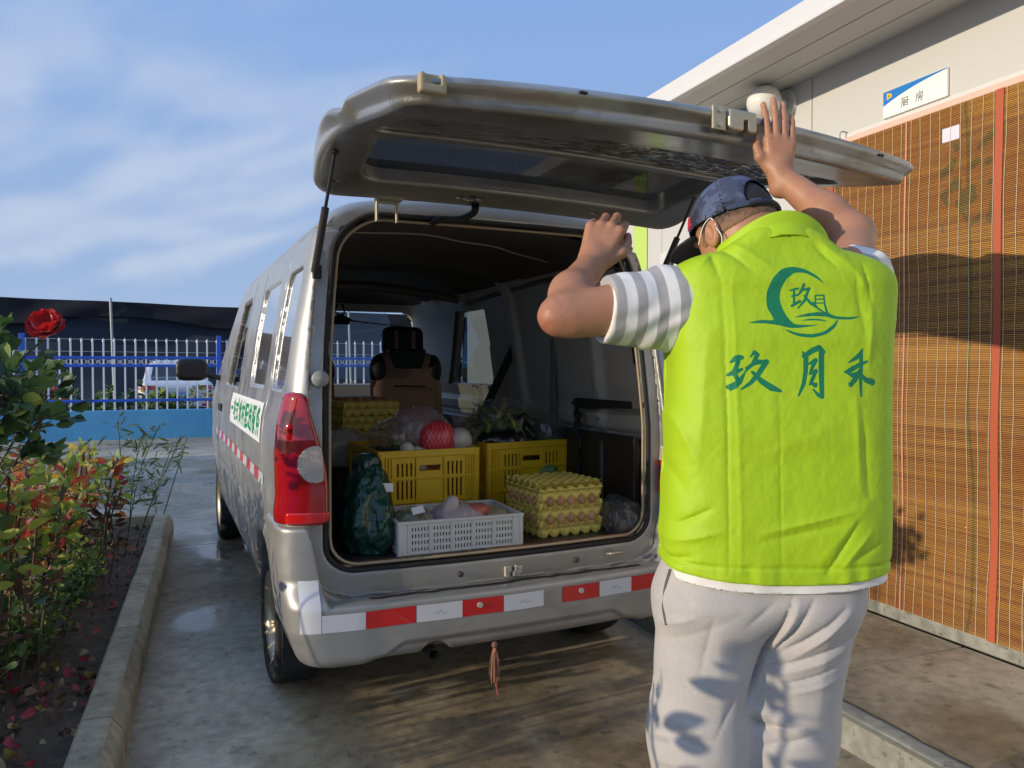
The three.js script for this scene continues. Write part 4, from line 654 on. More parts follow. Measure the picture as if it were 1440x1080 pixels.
// white basket
{
  const m = mat(0.70, 0.68, 0.62, 0.4), w = 0.51, d = 0.34, h = 0.128, c = thing('white_basket', 'low white slotted plastic basket at the edge of the cargo floor', 'basket', [0.932, FL, -3.085], VT * 0.2);
  const wall = (L, bays) => { const holes = [], bw = (L - 0.07) / bays; for (let b = 0; b < bays; b++) for (let i = 0; i < 6; i++) for (let r = 0; r < 4; r++) holes.push([-L / 2 + 0.04 + b * bw + 0.012 + i * (bw - 0.014) / 6, 0.022 + r * 0.026, 0.0072, 0.017]); return slotted(L, h, holes, 0.004); };
  mesh('side_panel', place(wall(w, 5), 0, d / 2, 0), m, c); mesh('side_panel', place(wall(w, 5), 0, -d / 2, 0), m, c);
  mesh('side_panel', place(wall(d, 3), -w / 2, 0, Math.PI / 2), m, c); mesh('side_panel', place(wall(d, 3), w / 2, 0, Math.PI / 2), m, c);
  const r = []; for (const s of [-1, 1]) { r.push(box(w + 0.02, 0.012, 0.014, 0, h, s * (d / 2 + 0.003), 0.003), box(0.014, 0.012, d, s * (w / 2 + 0.003), h, 0, 0.003), box(w + 0.012, 0.007, 0.010, 0, 0.005, s * (d / 2 + 0.002), 0.002)); for (let b = 0; b <= 5; b++) r.push(box(0.0055, h, 0.009, -w / 2 + 0.035 + b * (w - 0.07) / 5, h / 2, s * (d / 2 + 0.003), 0.001)); }
  for (const sx of [-1, 1]) for (const sz of [-1, 1]) { const q = new THREE.CylinderGeometry(0.012, 0.011, h, 10); q.translate(sx * (w / 2 - 0.002), h / 2, sz * (d / 2 - 0.002)); r.push(q); }
  mesh('rim', r, m, c); mesh('base', box(w, 0.006, d, 0, 0.006, 0), m, c);
}
// egg trays: wavy sheets, every other one shifted half a cell, eggs between
const EP = 0.0535, EN = 6, EA = 0.021;
const trayMat = mat(0.74, 0.60, 0.13, 0.55), eggMats = [mat(0.50, 0.24, 0.12, 0.4), mat(0.58, 0.31, 0.17, 0.4), mat(0.44, 0.20, 0.10, 0.4)];
const eggGeo = new THREE.SphereGeometry(0.0205, 18, 14); eggGeo.scale(1, 1.22, 1);
function traySheet(odd, cover) {
  const L = EN * EP, n = EN * 10, g = new THREE.PlaneGeometry(L, L, n, n); g.rotateX(-Math.PI / 2); const p = g.attributes.position, ph = odd ? 0 : 0.5;
  const cup = (x, z) => { const a = Math.cos(Math.PI * (x / EP + ph)) ** 2 * Math.cos(Math.PI * (z / EP + ph)) ** 2; return cover ? EA * (1.3 * Math.sqrt(Math.max(0, 1 - (1 - Math.sqrt(a)) ** 2)) - 0.4) : EA * (1 - 2 * Math.pow(a, 0.6)); };
  for (let i = 0; i < p.count; i++) p.setY(i, cup(p.getX(i), p.getZ(i)));
  g.computeVertexNormals();
  const walls = [];                                  // scalloped outer wall: a lobe below each cup, a point between two cups
  for (const [ax, s] of [[0, 1], [0, -1], [1, 1], [1, -1]]) {
    const w = new THREE.PlaneGeometry(1, 1, EN * 12, 6), q = w.attributes.position;
    for (let i = 0; i < q.count; i++) {
      const t = q.getX(i) * L, v = q.getY(i) + 0.5, k = Math.abs(Math.cos(Math.PI * (t / EP + ph)));
      const lo = cover ? -0.75 * EA : -EA * (0.42 + 0.72 * Math.pow(k, 0.7)), hi = cover ? EA * (-0.35 + 0.5 * k) : EA * (0.98 - 0.55 * Math.pow(k, 0.8)), y = lerp(lo, hi, v);
      const out = s * (L / 2 - 0.008 + 0.009 * k * Math.sin(Math.PI * (0.25 + 0.6 * v)) - (cover ? 0.012 * v * v : 0.006 * (1 - v) ** 2));
      q.setXYZ(i, ax ? t : out, y, ax ? out : t);
    }
    w.computeVertexNormals(); walls.push(w);
  }
  return join([g, ...walls]);
}
const sheets = [traySheet(false), traySheet(true)], coverSheet = traySheet(true, true);
function eggStack(pos, turn, n, pitch, names, group, every) {
  for (let k = 0; k < n; k++) {
    const t = thing('egg_tray', names[k], 'egg tray', [pos[0] + rr(-0.003, 0.003), pos[1] + EA + k * pitch, pos[2] + rr(-0.003, 0.003)], turn + rr(-0.015, 0.015), group);
    mesh('tray_sheet', k === n - 1 && !every ? coverSheet : sheets[k % 2], trayMat, t);
    if (k === n - 1 && !every) continue;
    const off = k % 2 ? 0 : 0.5, cells = k % 2 ? EN - 1 : EN;
    for (let i = 0; i < (k % 2 ? EN + 1 : EN); i++) for (let j = 0; j < (k % 2 ? EN + 1 : EN); j++) {
      const m2 = k % 2 ? EN : EN - 1; if (!every && i > 0 && j < m2 && i < m2) continue; if (k % 2 && (i === 0 || j === 0 || i === m2 || j === m2)) { if (!every) { if (!(j === m2 && i > 0 && i < m2) && !(i === 0 && j > 0 && j < m2)) continue; } else continue; }
      const sx = k % 2 ? i - EN / 2 : i + 0.5 - EN / 2, sz = k % 2 ? j - EN / 2 : j + 0.5 - EN / 2;
      const e = mesh('egg', eggGeo, pick(eggMats), t); let ex = sx * EP, ez = sz * EP; const lim = EN * EP / 2 - 0.012; ex = clamp(ex, -lim, lim); ez = clamp(ez, -lim, lim); e.position.set(ex, EA * 0.4 + 0.004, ez); e.rotation.set(rr(-0.15, 0.15), 0, rr(-0.15, 0.15));
    }
  }
}
{
  const ord = ['lowest', 'second lowest', 'third from the bottom', 'third from the top', 'second from the top', 'topmost'];
  eggStack([1.452, FL, -3.175], VT + 0.05, 6, 0.0385, ord.map((o, i) => `${o} yellow egg tray of the stack beside the white basket`), 'egg trays stacked beside the white basket', false);
  const carton = thing('carton', 'dark brown carton under the egg trays behind the left crate', 'box', [0.80, FL, -4.36], VT);
  mesh('box_body', box(0.36, 0.30, 0.34, 0, 0.15, 0, 0.004), mat(0.16, 0.095, 0.05, 0.85), carton); mesh('box_tape', box(0.05, 0.003, 0.342, 0, 0.3012, 0), mat(0.25, 0.17, 0.08, 0.3), carton);
  eggStack([0.80, FL + 0.305, -4.36], VT + 0.12, 6, 0.040, ord.map((o, i) => `${o} tray of the egg stack behind the left yellow crate`), 'egg trays stacked behind the left yellow crate', true);
}
// ---- bags, vegetables
const film = (r, g, b, more = {}) => mat(Math.pow(r, 0.4), Math.pow(g, 0.4), Math.pow(b, 0.4), 0.07, { transmission: 0.95, thickness: 0, ...more });
function bagGeo(rx, ry, rz, { crumple = 0.18, seedv = 0, neck = 0, fine = 0.4, cell = 0.008, power = 2.4, sharp = 9 } = {}) {
  const f = (x, y, z) => {
    const k = Math.pow(Math.abs(x / rx) ** power + Math.abs(z / rz) ** power + Math.abs(y / ry) ** power, 1 / power);
    const a = fbm(x * sharp * 1.5 + seedv, y * sharp * 0.9, z * sharp * 1.5, 2), ridge = 1 - 2.4 * Math.abs(noise(x * sharp * 2.6 + seedv, y * sharp * 1.1 + seedv, z * sharp * 2.6));
    let d = (k - 1 - crumple * (a * 0.6 + ridge * 0.22 + 0.35 * fine * fbm(x * sharp * 4 + seedv, y * sharp * 3, z * sharp * 4, 3))) * Math.min(rx, ry, rz) * 0.8;
    if (neck) { const t = clamp((y - ry * 0.75) / neck, 0, 1), r = 0.012 + 0.028 * t * t + 0.006 * Math.sin(Math.atan2(z, x) * 7); d = smin(d, Math.max(len2(x, z) - r, y - ry * 0.75 - neck, ry * 0.5 - y), 0.035); }
    return Math.max(d, -ry * 0.86 - y);
  };
  const p = 1.35; return meshSDF(f, [-rx * p, -ry * 1.1, -rz * p], [rx * p, ry * p + neck, rz * p], cell, { uv: triUV(1) });
}
{
  // green sack
  const s = thing('green_sack', 'tall dark green plastic sack standing left of the white basket', 'sack', [0.575, FL, -3.07], 0);
  const g = bagGeo(0.098, 0.185, 0.13, { crumple: 0.27, seedv: 3, neck: 0.0, fine: 1.0, cell: 0.005, power: 2.7, sharp: 9 }); g.translate(0, 0.158, 0); { const p = g.attributes.position; for (let i = 0; i < p.count; i++) { const t = clamp(p.getY(i) / 0.34, 0, 1), k = lerp(1.14, 0.74, t * t); p.setX(i, p.getX(i) * k + 0.02 * t * t); p.setZ(i, p.getZ(i) * k - 0.02 * t); } g.computeVertexNormals(); } mesh('sack_body', g, mat(0.004, 0.050, 0.030, 0.3, { clearcoat: 0.4, clearcoatRoughness: 0.2 }), s);
  const t = bagGeo(0.06, 0.05, 0.05, { crumple: 0.45, seedv: 8, cell: 0.005 }); t.translate(0.012, 0.335, -0.025); mesh('tied_top', t, mat(0.005, 0.04, 0.03, 0.3, { clearcoat: 0.5 }), s);
  mesh('paper_tag', box(0.058, 0.034, 0.002, 0.045, 0.235, 0.135), mat(0.75, 0.74, 0.72, 0.6), s).rotation.set(-0.25, 0.1, -0.06);
}
function produce(name, label, category, pos, parts, group) { const t = thing(name, label, category, pos, rr(-0.4, 0.4), group); for (const [n, g, m, p = [0, 0, 0]] of parts) { const q = mesh(n, g, m, t); q.position.set(...p); } return t; }
const A = (x, y, z) => [CR.a[0] + x, CR.a[1] + y, CR.a[2] + z], B2 = (x, y, z) => [CR.b[0] + x, CR.b[1] + y, CR.b[2] + z];
{
  // red netting bag inside clear plastic, crate a
  const netTex = canvas(512, 512, (c) => { c.fillStyle = '#e8283a'; c.fillRect(0, 0, 512, 512); c.strokeStyle = 'rgba(255,150,150,.75)'; c.lineWidth = 10; for (let i = -8; i < 16; i++) { c.beginPath(); c.moveTo(i * 64, 0); for (let y = 0; y <= 512; y += 16) c.lineTo(i * 64 + y * 0.5 + 6 * Math.sin(y * 0.05 + i), y); c.stroke(); c.beginPath(); c.moveTo(i * 64, 0); for (let y = 0; y <= 512; y += 16) c.lineTo(i * 64 - y * 0.5 + 6 * Math.sin(y * 0.05 + i), y); c.stroke(); } }); netTex.wrapS = netTex.wrapT = THREE.RepeatWrapping; netTex.repeat.set(6, 6);
  const rb = thing('red_net_bag', 'red mesh bag of round produce on top of the left yellow crate', 'bag', A(0.095, 0.375, 0.09));
  const gb = bagGeo(0.098, 0.098, 0.09, { crumple: 0.06, seedv: 2, cell: 0.006 }); mesh('mesh_bag', gb, mat(0.9, 0.9, 0.9, 0.35, { map: netTex, clearcoat: 0.5 }), rb);
  const wb = thing('white_melon', 'pale white melon in clear plastic right of the red mesh bag', 'melon', A(0.215, 0.37, 0.10));
  mesh('melon_body', new THREE.SphereGeometry(0.064, 28, 20), mat(0.80, 0.75, 0.66, 0.4), wb); const gw2 = bagGeo(0.088, 0.092, 0.085, { crumple: 0.16, seedv: 6, neck: 0.05, cell: 0.006 }); mesh('clear_wrap', gw2, film(0.80, 0.74, 0.74), wb);
  const pb = thing('clear_bag', 'large pinkish clear plastic bag around the red mesh bag', 'bag', A(0.03, 0.41, 0.02), 0, 'clear plastic bags in the cargo bay');
  mesh('bag_film', bagGeo(0.15, 0.125, 0.11, { crumple: 0.17, seedv: 12, cell: 0.008 }), film(0.80, 0.60, 0.66, { transmission: 0.85 }), pb);
  const wr = thing('white_radish', 'stubby white radishes under the red mesh bag in the left crate', 'radish', A(0.02, 0.31, 0.14)); for (const [x, z, r] of [[0, 0.06, 0], [0.07, 0.065, 0.3], [-0.06, 0.05, -0.5]]) { const g = new THREE.CapsuleGeometry(0.032, 0.10, 6, 16); g.rotateZ(1.2 + r); g.translate(x, 0, z); mesh('radish', g, mat(0.70, 0.66, 0.60, 0.4), wr); }
  // stuff filling the crates below the rims
  for (const [lab, P, cols, nn] of [['orange red carrots lying inside the left yellow crate', A, [mat(0.55, 0.12, 0.03, 0.5), mat(0.60, 0.20, 0.05, 0.5)], 14], ['green gourds lying inside the right yellow crate', B2, [mat(0.10, 0.24, 0.05, 0.45), mat(0.16, 0.30, 0.09, 0.45)], 12]]) {
    const t = thing(lab.includes('carrot') ? 'carrots' : 'gourds', lab, lab.includes('carrot') ? 'carrots' : 'gourds', P(0, 0, 0)); for (let i = 0; i < nn; i++) { const g = new THREE.CapsuleGeometry(rr(0.026, 0.036), rr(0.10, 0.16), 4, 12); g.rotateZ(rr(0.9, 2.2)); g.rotateY(rr(-0.8, 0.8)); g.translate(rr(-0.14, 0.14), rr(0.05, 0.25), rr(0.02, 0.18)); mesh(lab.includes('carrot') ? 'carrot' : 'gourd', g, pick(cols), t); }
  }
  // leafy greens: arched strips
  const leafStrip = (L, w, up, out, droop) => { const g = new THREE.PlaneGeometry(w, 1, 2, 8); g.translate(0, 0.5, 0); const p = g.attributes.position; for (let i = 0; i < p.count; i++) { const t = p.getY(i), x = p.getX(i), a = t * droop, wd = Math.sin(Math.min(1, t * 1.05 + 0.08) * Math.PI) ** 0.6; p.setXYZ(i, x * wd, L * (up * t - 0.5 * droop * t * t), L * out * t + 0.14 * w * Math.abs(x / w) * 4 * wd + 0.006 * noise(x * 80, t * 9)); } g.computeVertexNormals(); return g; };
  function greens(label, pos, n, L, cols, wd, group) {
    const t = thing('leafy_greens', label, 'greens', pos, 0, group), ms = cols.map((c) => mat(...c, 0.5, { transmission: 0.25, thickness: 0 }));
    for (let i = 0; i < n; i++) { const g = leafStrip(L * rr(0.6, 1), wd * rr(0.7, 1.3), rr(0.7, 1.15), rr(0.3, 0.95), rr(0.9, 2.3)); g.rotateY(rr(0, 6.28)); g.translate(rr(-0.04, 0.04), 0, rr(-0.03, 0.03)); mesh('leaf', g, pick(ms), t); } return t;
  }
  greens('bundle of drooping pale green leaf stalks on the right yellow crate', B2(-0.09, 0.40, 0.04), 190, 0.30, [[0.38, 0.44, 0.15], [0.52, 0.54, 0.22], [0.26, 0.33, 0.10], [0.64, 0.56, 0.22]], 0.034);
  const vb = thing('clear_bag', 'clear plastic bag pulled over the drooping leaf stalks on the right crate', 'bag', B2(-0.09, 0.455, 0.035), 0, 'clear plastic bags in the cargo bay'); mesh('bag_film', bagGeo(0.135, 0.105, 0.11, { crumple: 0.22, seedv: 131, cell: 0.007 }), film(0.72, 0.74, 0.70), vb);
  greens('bright green leaves in the left crate beside the red mesh bag', A(-0.055, 0.33, 0.12), 26, 0.12, [[0.18, 0.32, 0.06], [0.28, 0.42, 0.10]], 0.035);
  greens('green leafy vegetable inside the clear bag at the right crate corner', B2(0.185, 0.33, 0.10), 22, 0.13, [[0.16, 0.26, 0.09], [0.27, 0.36, 0.14]], 0.035);
  greens('dark green herbs at the left end of the left yellow crate', A(-0.16, 0.325, 0.10), 30, 0.10, [[0.03, 0.07, 0.03], [0.05, 0.11, 0.05], [0.12, 0.16, 0.13]], 0.025);
  const cb = thing('clear_bag', 'clear plastic bag over green vegetables at the right crate corner', 'bag', B2(0.175, 0.385, 0.09), 0, 'clear plastic bags in the cargo bay'); mesh('bag_film', bagGeo(0.085, 0.10, 0.08, { crumple: 0.16, seedv: 31, cell: 0.007 }), film(0.70, 0.74, 0.70), cb);
  const gl = thing('clear_bag', 'crinkled clear plastic bag with knotted ears on the left crate', 'bag', A(-0.115, 0.385, 0.06), 0, 'clear plastic bags in the cargo bay'); mesh('bag_film', bagGeo(0.10, 0.085, 0.12, { crumple: 0.34, seedv: 41, cell: 0.006 }), film(0.66, 0.68, 0.66), gl);
  for (const [x, s] of [[0.02, 1], [0.09, -1]]) mesh('knot_ear', tube([[x, 0.05, 0.03], [x + 0.02 * s, 0.10, 0.02], [x + 0.035 * s, 0.115, 0.03], [x + 0.025 * s, 0.085, 0.04]], 0.006, 12, 6), film(0.72, 0.72, 0.72), gl);
  const bb = thing('black_bag', 'black plastic bag slumped over the front of the right yellow crate', 'bag', B2(-0.075, 0.352, 0.135)); mesh('bag_film', bagGeo(0.155, 0.055, 0.085, { crumple: 0.32, seedv: 51, cell: 0.006 }), mat(0.008, 0.008, 0.009, 0.28, { clearcoat: 0.6 }), bb);
  const bt = bagGeo(0.03, 0.075, 0.02, { crumple: 0.3, seedv: 55, cell: 0.005 }); bt.rotateZ(-0.35); bt.translate(0.065, 0.075, 0.03); mesh('bag_ear', bt, mat(0.008, 0.008, 0.009, 0.3, { clearcoat: 0.6 }), bb);
  // in the white basket
  const BK = (x, y, z) => [0.932 + x, FL + y, -3.085 + z];
  const p1 = thing('pink_bag', 'pinkish white plastic bag twisted shut in the white basket', 'bag', BK(0.03, 0.11, 0.06)); mesh('bag_film', bagGeo(0.115, 0.06, 0.09, { crumple: 0.36, seedv: 61, cell: 0.006 }), mat(0.70, 0.56, 0.54, 0.25, { transmission: 0.35, thickness: 0, clearcoat: 0.5 }), p1);
  { const g = bagGeo(0.03, 0.045, 0.026, { crumple: 0.32, seedv: 63, cell: 0.004 }); g.rotateZ(-0.5); g.translate(-0.055, 0.055, 0.04); mesh('twisted_top', g, mat(0.74, 0.64, 0.60, 0.25, { transmission: 0.35, thickness: 0 }), p1); const q = bagGeo(0.045, 0.028, 0.04, { crumple: 0.2, seedv: 66, cell: 0.005 }); q.translate(0.06, 0.035, 0.045); mesh('meat_piece', q, mat(0.50, 0.13, 0.10, 0.35), p1); }
  const p2 = thing('clear_bag', 'small clear bag with a white paper tag in the white basket', 'bag', BK(-0.165, 0.115, 0.085), 0, 'clear plastic bags in the cargo bay'); mesh('bag_film', bagGeo(0.075, 0.055, 0.07, { crumple: 0.4, seedv: 71, cell: 0.005 }), film(0.74, 0.72, 0.66), p2); mesh('paper_tag', box(0.05, 0.03, 0.002, -0.005, 0.012, 0.082), mat(0.78, 0.77, 0.76, 0.6), p2).rotation.set(-0.6, 0, 0.2);
  const p3 = thing('bean_sprouts', 'pale yellow bean sprouts in film at the right of the white basket', 'bean sprouts', BK(0.165, 0.095, 0.03)); mesh('sprout_pack', bagGeo(0.085, 0.045, 0.11, { crumple: 0.25, seedv: 81, cell: 0.006 }), mat(0.50, 0.42, 0.24, 0.35, { clearcoat: 0.6 }), p3);
  for (let i = 0; i < 2; i++) { const q = thing('vegetable_pack', i ? 'film wrapped yellow green pack at the back of the white basket' : 'film wrapped green pack at the left of the white basket', 'vegetables', BK(i ? 0.06 : -0.17, 0.075, i ? -0.08 : -0.04)); mesh('pack', bagGeo(0.08, 0.06, 0.07, { crumple: 0.25, seedv: 91 + i, cell: 0.007 }), i ? mat(0.42, 0.34, 0.12, 0.4, { clearcoat: 0.6 }) : mat(0.22, 0.26, 0.10, 0.4, { clearcoat: 0.6 }), q); }
  const cr = thing('clear_bag', 'crumpled clear plastic bag on the floor right of the egg trays', 'bag', [1.705, FL + 0.065, -3.02], 0, 'clear plastic bags in the cargo bay'); mesh('bag_film', bagGeo(0.075, 0.085, 0.10, { crumple: 0.4, seedv: 101, cell: 0.006 }), film(0.70, 0.70, 0.68), cr);
  const ub = thing('clear_bag', 'grey clear bags piled below the egg trays at the left', 'bag', [0.66, FL + 0.30, -4.08], 0, 'clear plastic bags in the cargo bay'); mesh('bag_film', bagGeo(0.14, 0.10, 0.10, { crumple: 0.35, seedv: 111, cell: 0.008 }), film(0.66, 0.64, 0.62, { transmission: 0.6 }), ub);
}

// ================= THE MAN AT THE TAILGATE =================
// local axes: x to the photograph's right, y up, z towards the viewer; feet on the yard
{
  const P = thing('person', 'person in lime vest, striped shirt and navy cap lifting the tailgate', 'person', [1.121, 0.004, -1.332], -21.5 * DEG);
  const bx = (px) => ((px - 720) * 1.53) / 1081 - 0.555, by = (py) => 1.36 - ((py - 515) * 1.53) / 1081;   // a point of the vest's back
  const sh = { l: [-0.17, 1.505, -0.02], r: [0.20, 1.53, -0.06] }, el = { l: [-0.462, 1.460, 0.05], r: [0.268, 1.672, -0.215] }, wr = { l: [-0.372, 1.588, -0.14], r: [0.134, 1.846, -0.340] };
  const norm = (a) => { const l = len3(...a); return a.map((v) => v / l); }, cross = (a, b) => [a[1] * b[2] - a[2] * b[1], a[2] * b[0] - a[0] * b[2], a[0] * b[1] - a[1] * b[0]];
  // ---- hands: palm, four jointed fingers, thumb from the side of the palm
  function hand(w, along, back, thumbSide, curl, thumb, spread = 0.06, S = 1) {
    const e1 = norm(along), e2 = norm(cross(back, e1)).map((v) => v * thumbSide), e3 = norm(back.map((v, i) => v - e1[i] * (back[0] * e1[0] + back[1] * e1[1] + back[2] * e1[2])));
    const at = (a, b, c) => [0, 1, 2].map((i) => w[i] + S * (e1[i] * a + e2[i] * b + e3[i] * c)), bones = [], fingers = [];
    const F = [[0.090, 0.029, [0.044, 0.026, 0.022], 0.0088], [0.094, 0.0095, [0.048, 0.030, 0.023], 0.009], [0.090, -0.0105, [0.045, 0.028, 0.023], 0.0086], [0.082, -0.029, [0.035, 0.021, 0.020], 0.0076]];
    F.forEach(([a, b, L, r], k) => {
      let p = at(a, b, 0.002), ang = 0; const s = spread * (b / 0.03), chain = [[...p, S * r * 1.1]];
      L.forEach((l, j) => { ang += curl[k][j]; const c = Math.cos(ang), q = Math.sin(ang); p = p.map((v, i) => v + S * l * (e1[i] * c + e2[i] * s * c - e3[i] * q)); chain.push([...p, S * r * (1 - 0.10 * (j + 1))]); });
      fingers.push(chain); bones.push([[...at(0.02, b * 0.62, 0), 0.0145], [...at(a - 0.004, b, 0.001), 0.0125]]);
    });
    const th = [[...at(0.022, 0.026, -0.006), 0.0155], [...at(...thumb[0]), 0.0125], [...at(...thumb[1]), 0.0105], [...at(...thumb[2]), 0.0088]];
    const tips = [...fingers.map((c) => [c[3], c[2]]), [th[3], th[2]]];
    return { e1, e2, e3, tips, f: (x, y, z) => {
      let d = 1; for (const [a, b] of bones) d = smin(d, cone(x, y, z, a, b), 0.016);
      d = smin(d, cone(x, y, z, [...at(-0.03, 0, 0), 0.0265], [...at(0.02, 0, 0), 0.026]), 0.02);
      let t = Math.min(cone(x, y, z, th[1], th[2]), cone(x, y, z, th[2], th[3])); t = smin(t, cone(x, y, z, th[0], th[1]), 0.008); d = smin(d, t, 0.012);
      for (const c of fingers) { let q = 1; for (let j = 0; j < 3; j++) q = smin(q, cone(x, y, z, c[j], c[j + 1]) - 0.0006 * (j ? 1 : 0), 0.004); d = smin(d, q, 0.0055); }
      return d;
    } };
  }
  const HL = hand(wr.l, [0.36, 0.90, -0.22], [-0.10, 0.22, 1], -1, [[0.85, 1.35, 0.8], [0.7, 1.4, 0.8], [0.75, 1.4, 0.8], [0.95, 1.3, 0.8]], [[0.052, 0.046, -0.012], [0.080, 0.050, -0.020], [0.100, 0.044, -0.034]], 0.05, 1.18);
  const HR = hand(wr.r, [0.02, 0.99, -0.06], [0.05, 0.06, 1], 1, [[0.10, 0.12, 0.08], [0.08, 0.10, 0.08], [0.12, 0.10, 0.08], [0.16, 0.12, 0.1]], [[0.046, 0.048, -0.004], [0.074, 0.056, -0.006], [0.098, 0.054, -0.008]], 0.09, 1.06);
  // ---- head frame
  const HC = [-0.046, 1.668, -0.118], Fw = norm([-0.53, -0.42, -0.74]), Rt = norm(cross(Fw, [0.05, 1, 0])), Up = cross(Rt, Fw);
  const toHead = (x, y, z) => { const a = x - HC[0], b = y - HC[1], c = z - HC[2]; return [a * Fw[0] + b * Fw[1] + c * Fw[2], a * Up[0] + b * Up[1] + c * Up[2], a * Rt[0] + b * Rt[1] + c * Rt[2]]; };
  const fromHead = (f, u, r) => [0, 1, 2].map((i) => HC[i] + Fw[i] * f + Up[i] * u + Rt[i] * r);
  const skull = (f, u, r) => smin(ell(f + 0.005, u - 0.005, r, 0.096, 0.105, 0.076), ell(f - 0.035, u + 0.072, r, 0.055, 0.055, 0.054), 0.04);
  const headF = (x, y, z) => {
    const [f, u, r] = toHead(x, y, z); let d = skull(f, u, r);
    d = smin(d, cone(f, u, r, [0.088, 0.0, 0, 0.011], [0.108, -0.036, 0, 0.014]), 0.012);                              // nose
    d = smin(d, ell(f - 0.086, u + 0.068, r, 0.014, 0.012, 0.024), 0.01);                                               // mouth
    d = smin(d, ell(f - 0.076, u + 0.10, r, 0.018, 0.016, 0.022), 0.015);                                               // chin
    for (const s of [-1, 1]) { d = smax(d, -ell(f - 0.092, u - 0.012, r - s * 0.031, 0.012, 0.009, 0.016), 0.01); d = smin(d, ell(f - 0.082, u - 0.010, r - s * 0.031, 0.010, 0.010, 0.013), 0.004);
      let e = ell(f - 0.0 + 0.18 * (u + 0.02), u + 0.022, r - s * 0.083, 0.020, 0.031, 0.010); e = smax(e, -ell(f - 0.003, u + 0.020, r - s * 0.092, 0.011, 0.020, 0.008), 0.004); d = smin(d, e, 0.008); }
    return d;
  };
  const neck = [[0.005, 1.545, -0.03, 0.068], [...fromHead(-0.032, -0.07, 0), 0.060]];
  const bones = [
    [[-0.03, 0.95, -0.01, 0.13], [0.01, 1.36, -0.03, 0.135]], [[-0.10, 1.46, -0.02, 0.085], [0.13, 1.47, -0.03, 0.085]], [[-0.13, 0.88, 0, 0.09], [0.06, 0.88, 0, 0.09]],
    [[...sh.l, 0.058], [...el.l, 0.0345]], [[...el.l, 0.0335], [lerp(el.l[0], wr.l[0], 0.4), lerp(el.l[1], wr.l[1], 0.4) + 0.004, lerp(el.l[2], wr.l[2], 0.4), 0.0425]], [[lerp(el.l[0], wr.l[0], 0.4), lerp(el.l[1], wr.l[1], 0.4) + 0.004, lerp(el.l[2], wr.l[2], 0.4), 0.044], [...wr.l, 0.034]], [[-0.33, 1.476, 0.025, 0.052], [-0.425, 1.458, 0.045, 0.040]],
    [[...sh.r, 0.062], [...el.r, 0.047]], [[...el.r, 0.046], [lerp(el.r[0], wr.r[0], 0.35), lerp(el.r[1], wr.r[1], 0.35), lerp(el.r[2], wr.r[2], 0.35), 0.0455]], [[lerp(el.r[0], wr.r[0], 0.35), lerp(el.r[1], wr.r[1], 0.35), lerp(el.r[2], wr.r[2], 0.35), 0.0455], [...wr.r, 0.0285]],
    [[-0.13, 0.86, 0, 0.085], [-0.155, 0.50, -0.02, 0.06]], [[-0.155, 0.50, -0.02, 0.056], [-0.15, 0.10, 0.02, 0.04]], [[0.07, 0.86, -0.01, 0.085], [0.055, 0.50, -0.05, 0.06]], [[0.055, 0.50, -0.05, 0.056], [0.06, 0.10, 0, 0.04]], neck,
  ];
  const bodyF = (x, y, z) => { let d = 1; for (const [a, b] of bones) d = smin(d, cone(x, y, z, a, b), 0.028); for (const e of [el.l, el.r]) { const q = len3(x - e[0], y - e[1], z - e[2]); if (q < 0.09) d += 0.0004 * Math.sin((x * 0.7 + y) * 260 + 6 * noise(x * 30, y * 30, z * 30)) * smoothstep(q, 0.075, 0.03); } d -= 0.0012 * noise(x * 22, y * 22, z * 22); return d; };
  const all = (x, y, z) => { let d = bodyF(x, y, z); d = smin(d, headF(x, y, z), 0.03); const dl = len3(x - wr.l[0], y - wr.l[1] - 0.05, z - wr.l[2]), dr = len3(x - wr.r[0], y - wr.r[1] - 0.08, z - wr.r[2]); if (dl < 0.22) d = smin(d, HL.f(x, y, z), 0.012); if (dr < 0.26) d = smin(d, HR.f(x, y, z), 0.012); return d; };
  const cutHand = (w, h, s) => (x, y, z) => (x - w[0]) * h.e1[0] + (y - w[1]) * h.e1[1] + (z - w[2]) * h.e1[2] - s;
  const cl = cutHand(wr.l, HL, -0.012), cr = cutHand(wr.r, HR, -0.012), headCut = (x, y, z) => { const [, u] = toHead(x, y, z); return u + 0.085; };
  const near = (x, y, z, w) => len3(x - w[0], y - w[1], z - w[2]) < 0.25;
  const trunk = (x, y, z) => { let d = all(x, y, z); if (near(x, y, z, [wr.l[0], wr.l[1] + 0.08, wr.l[2]])) d = Math.max(d, cl(x, y, z)); if (near(x, y, z, [wr.r[0], wr.r[1] + 0.1, wr.r[2]])) d = Math.max(d, cr(x, y, z)); if (near(x, y, z, HC) && len3(x - HC[0], y - HC[1], z - HC[2]) < 0.19 && y > 1.5) d = Math.max(d, headCut(x, y, z)); return d; };
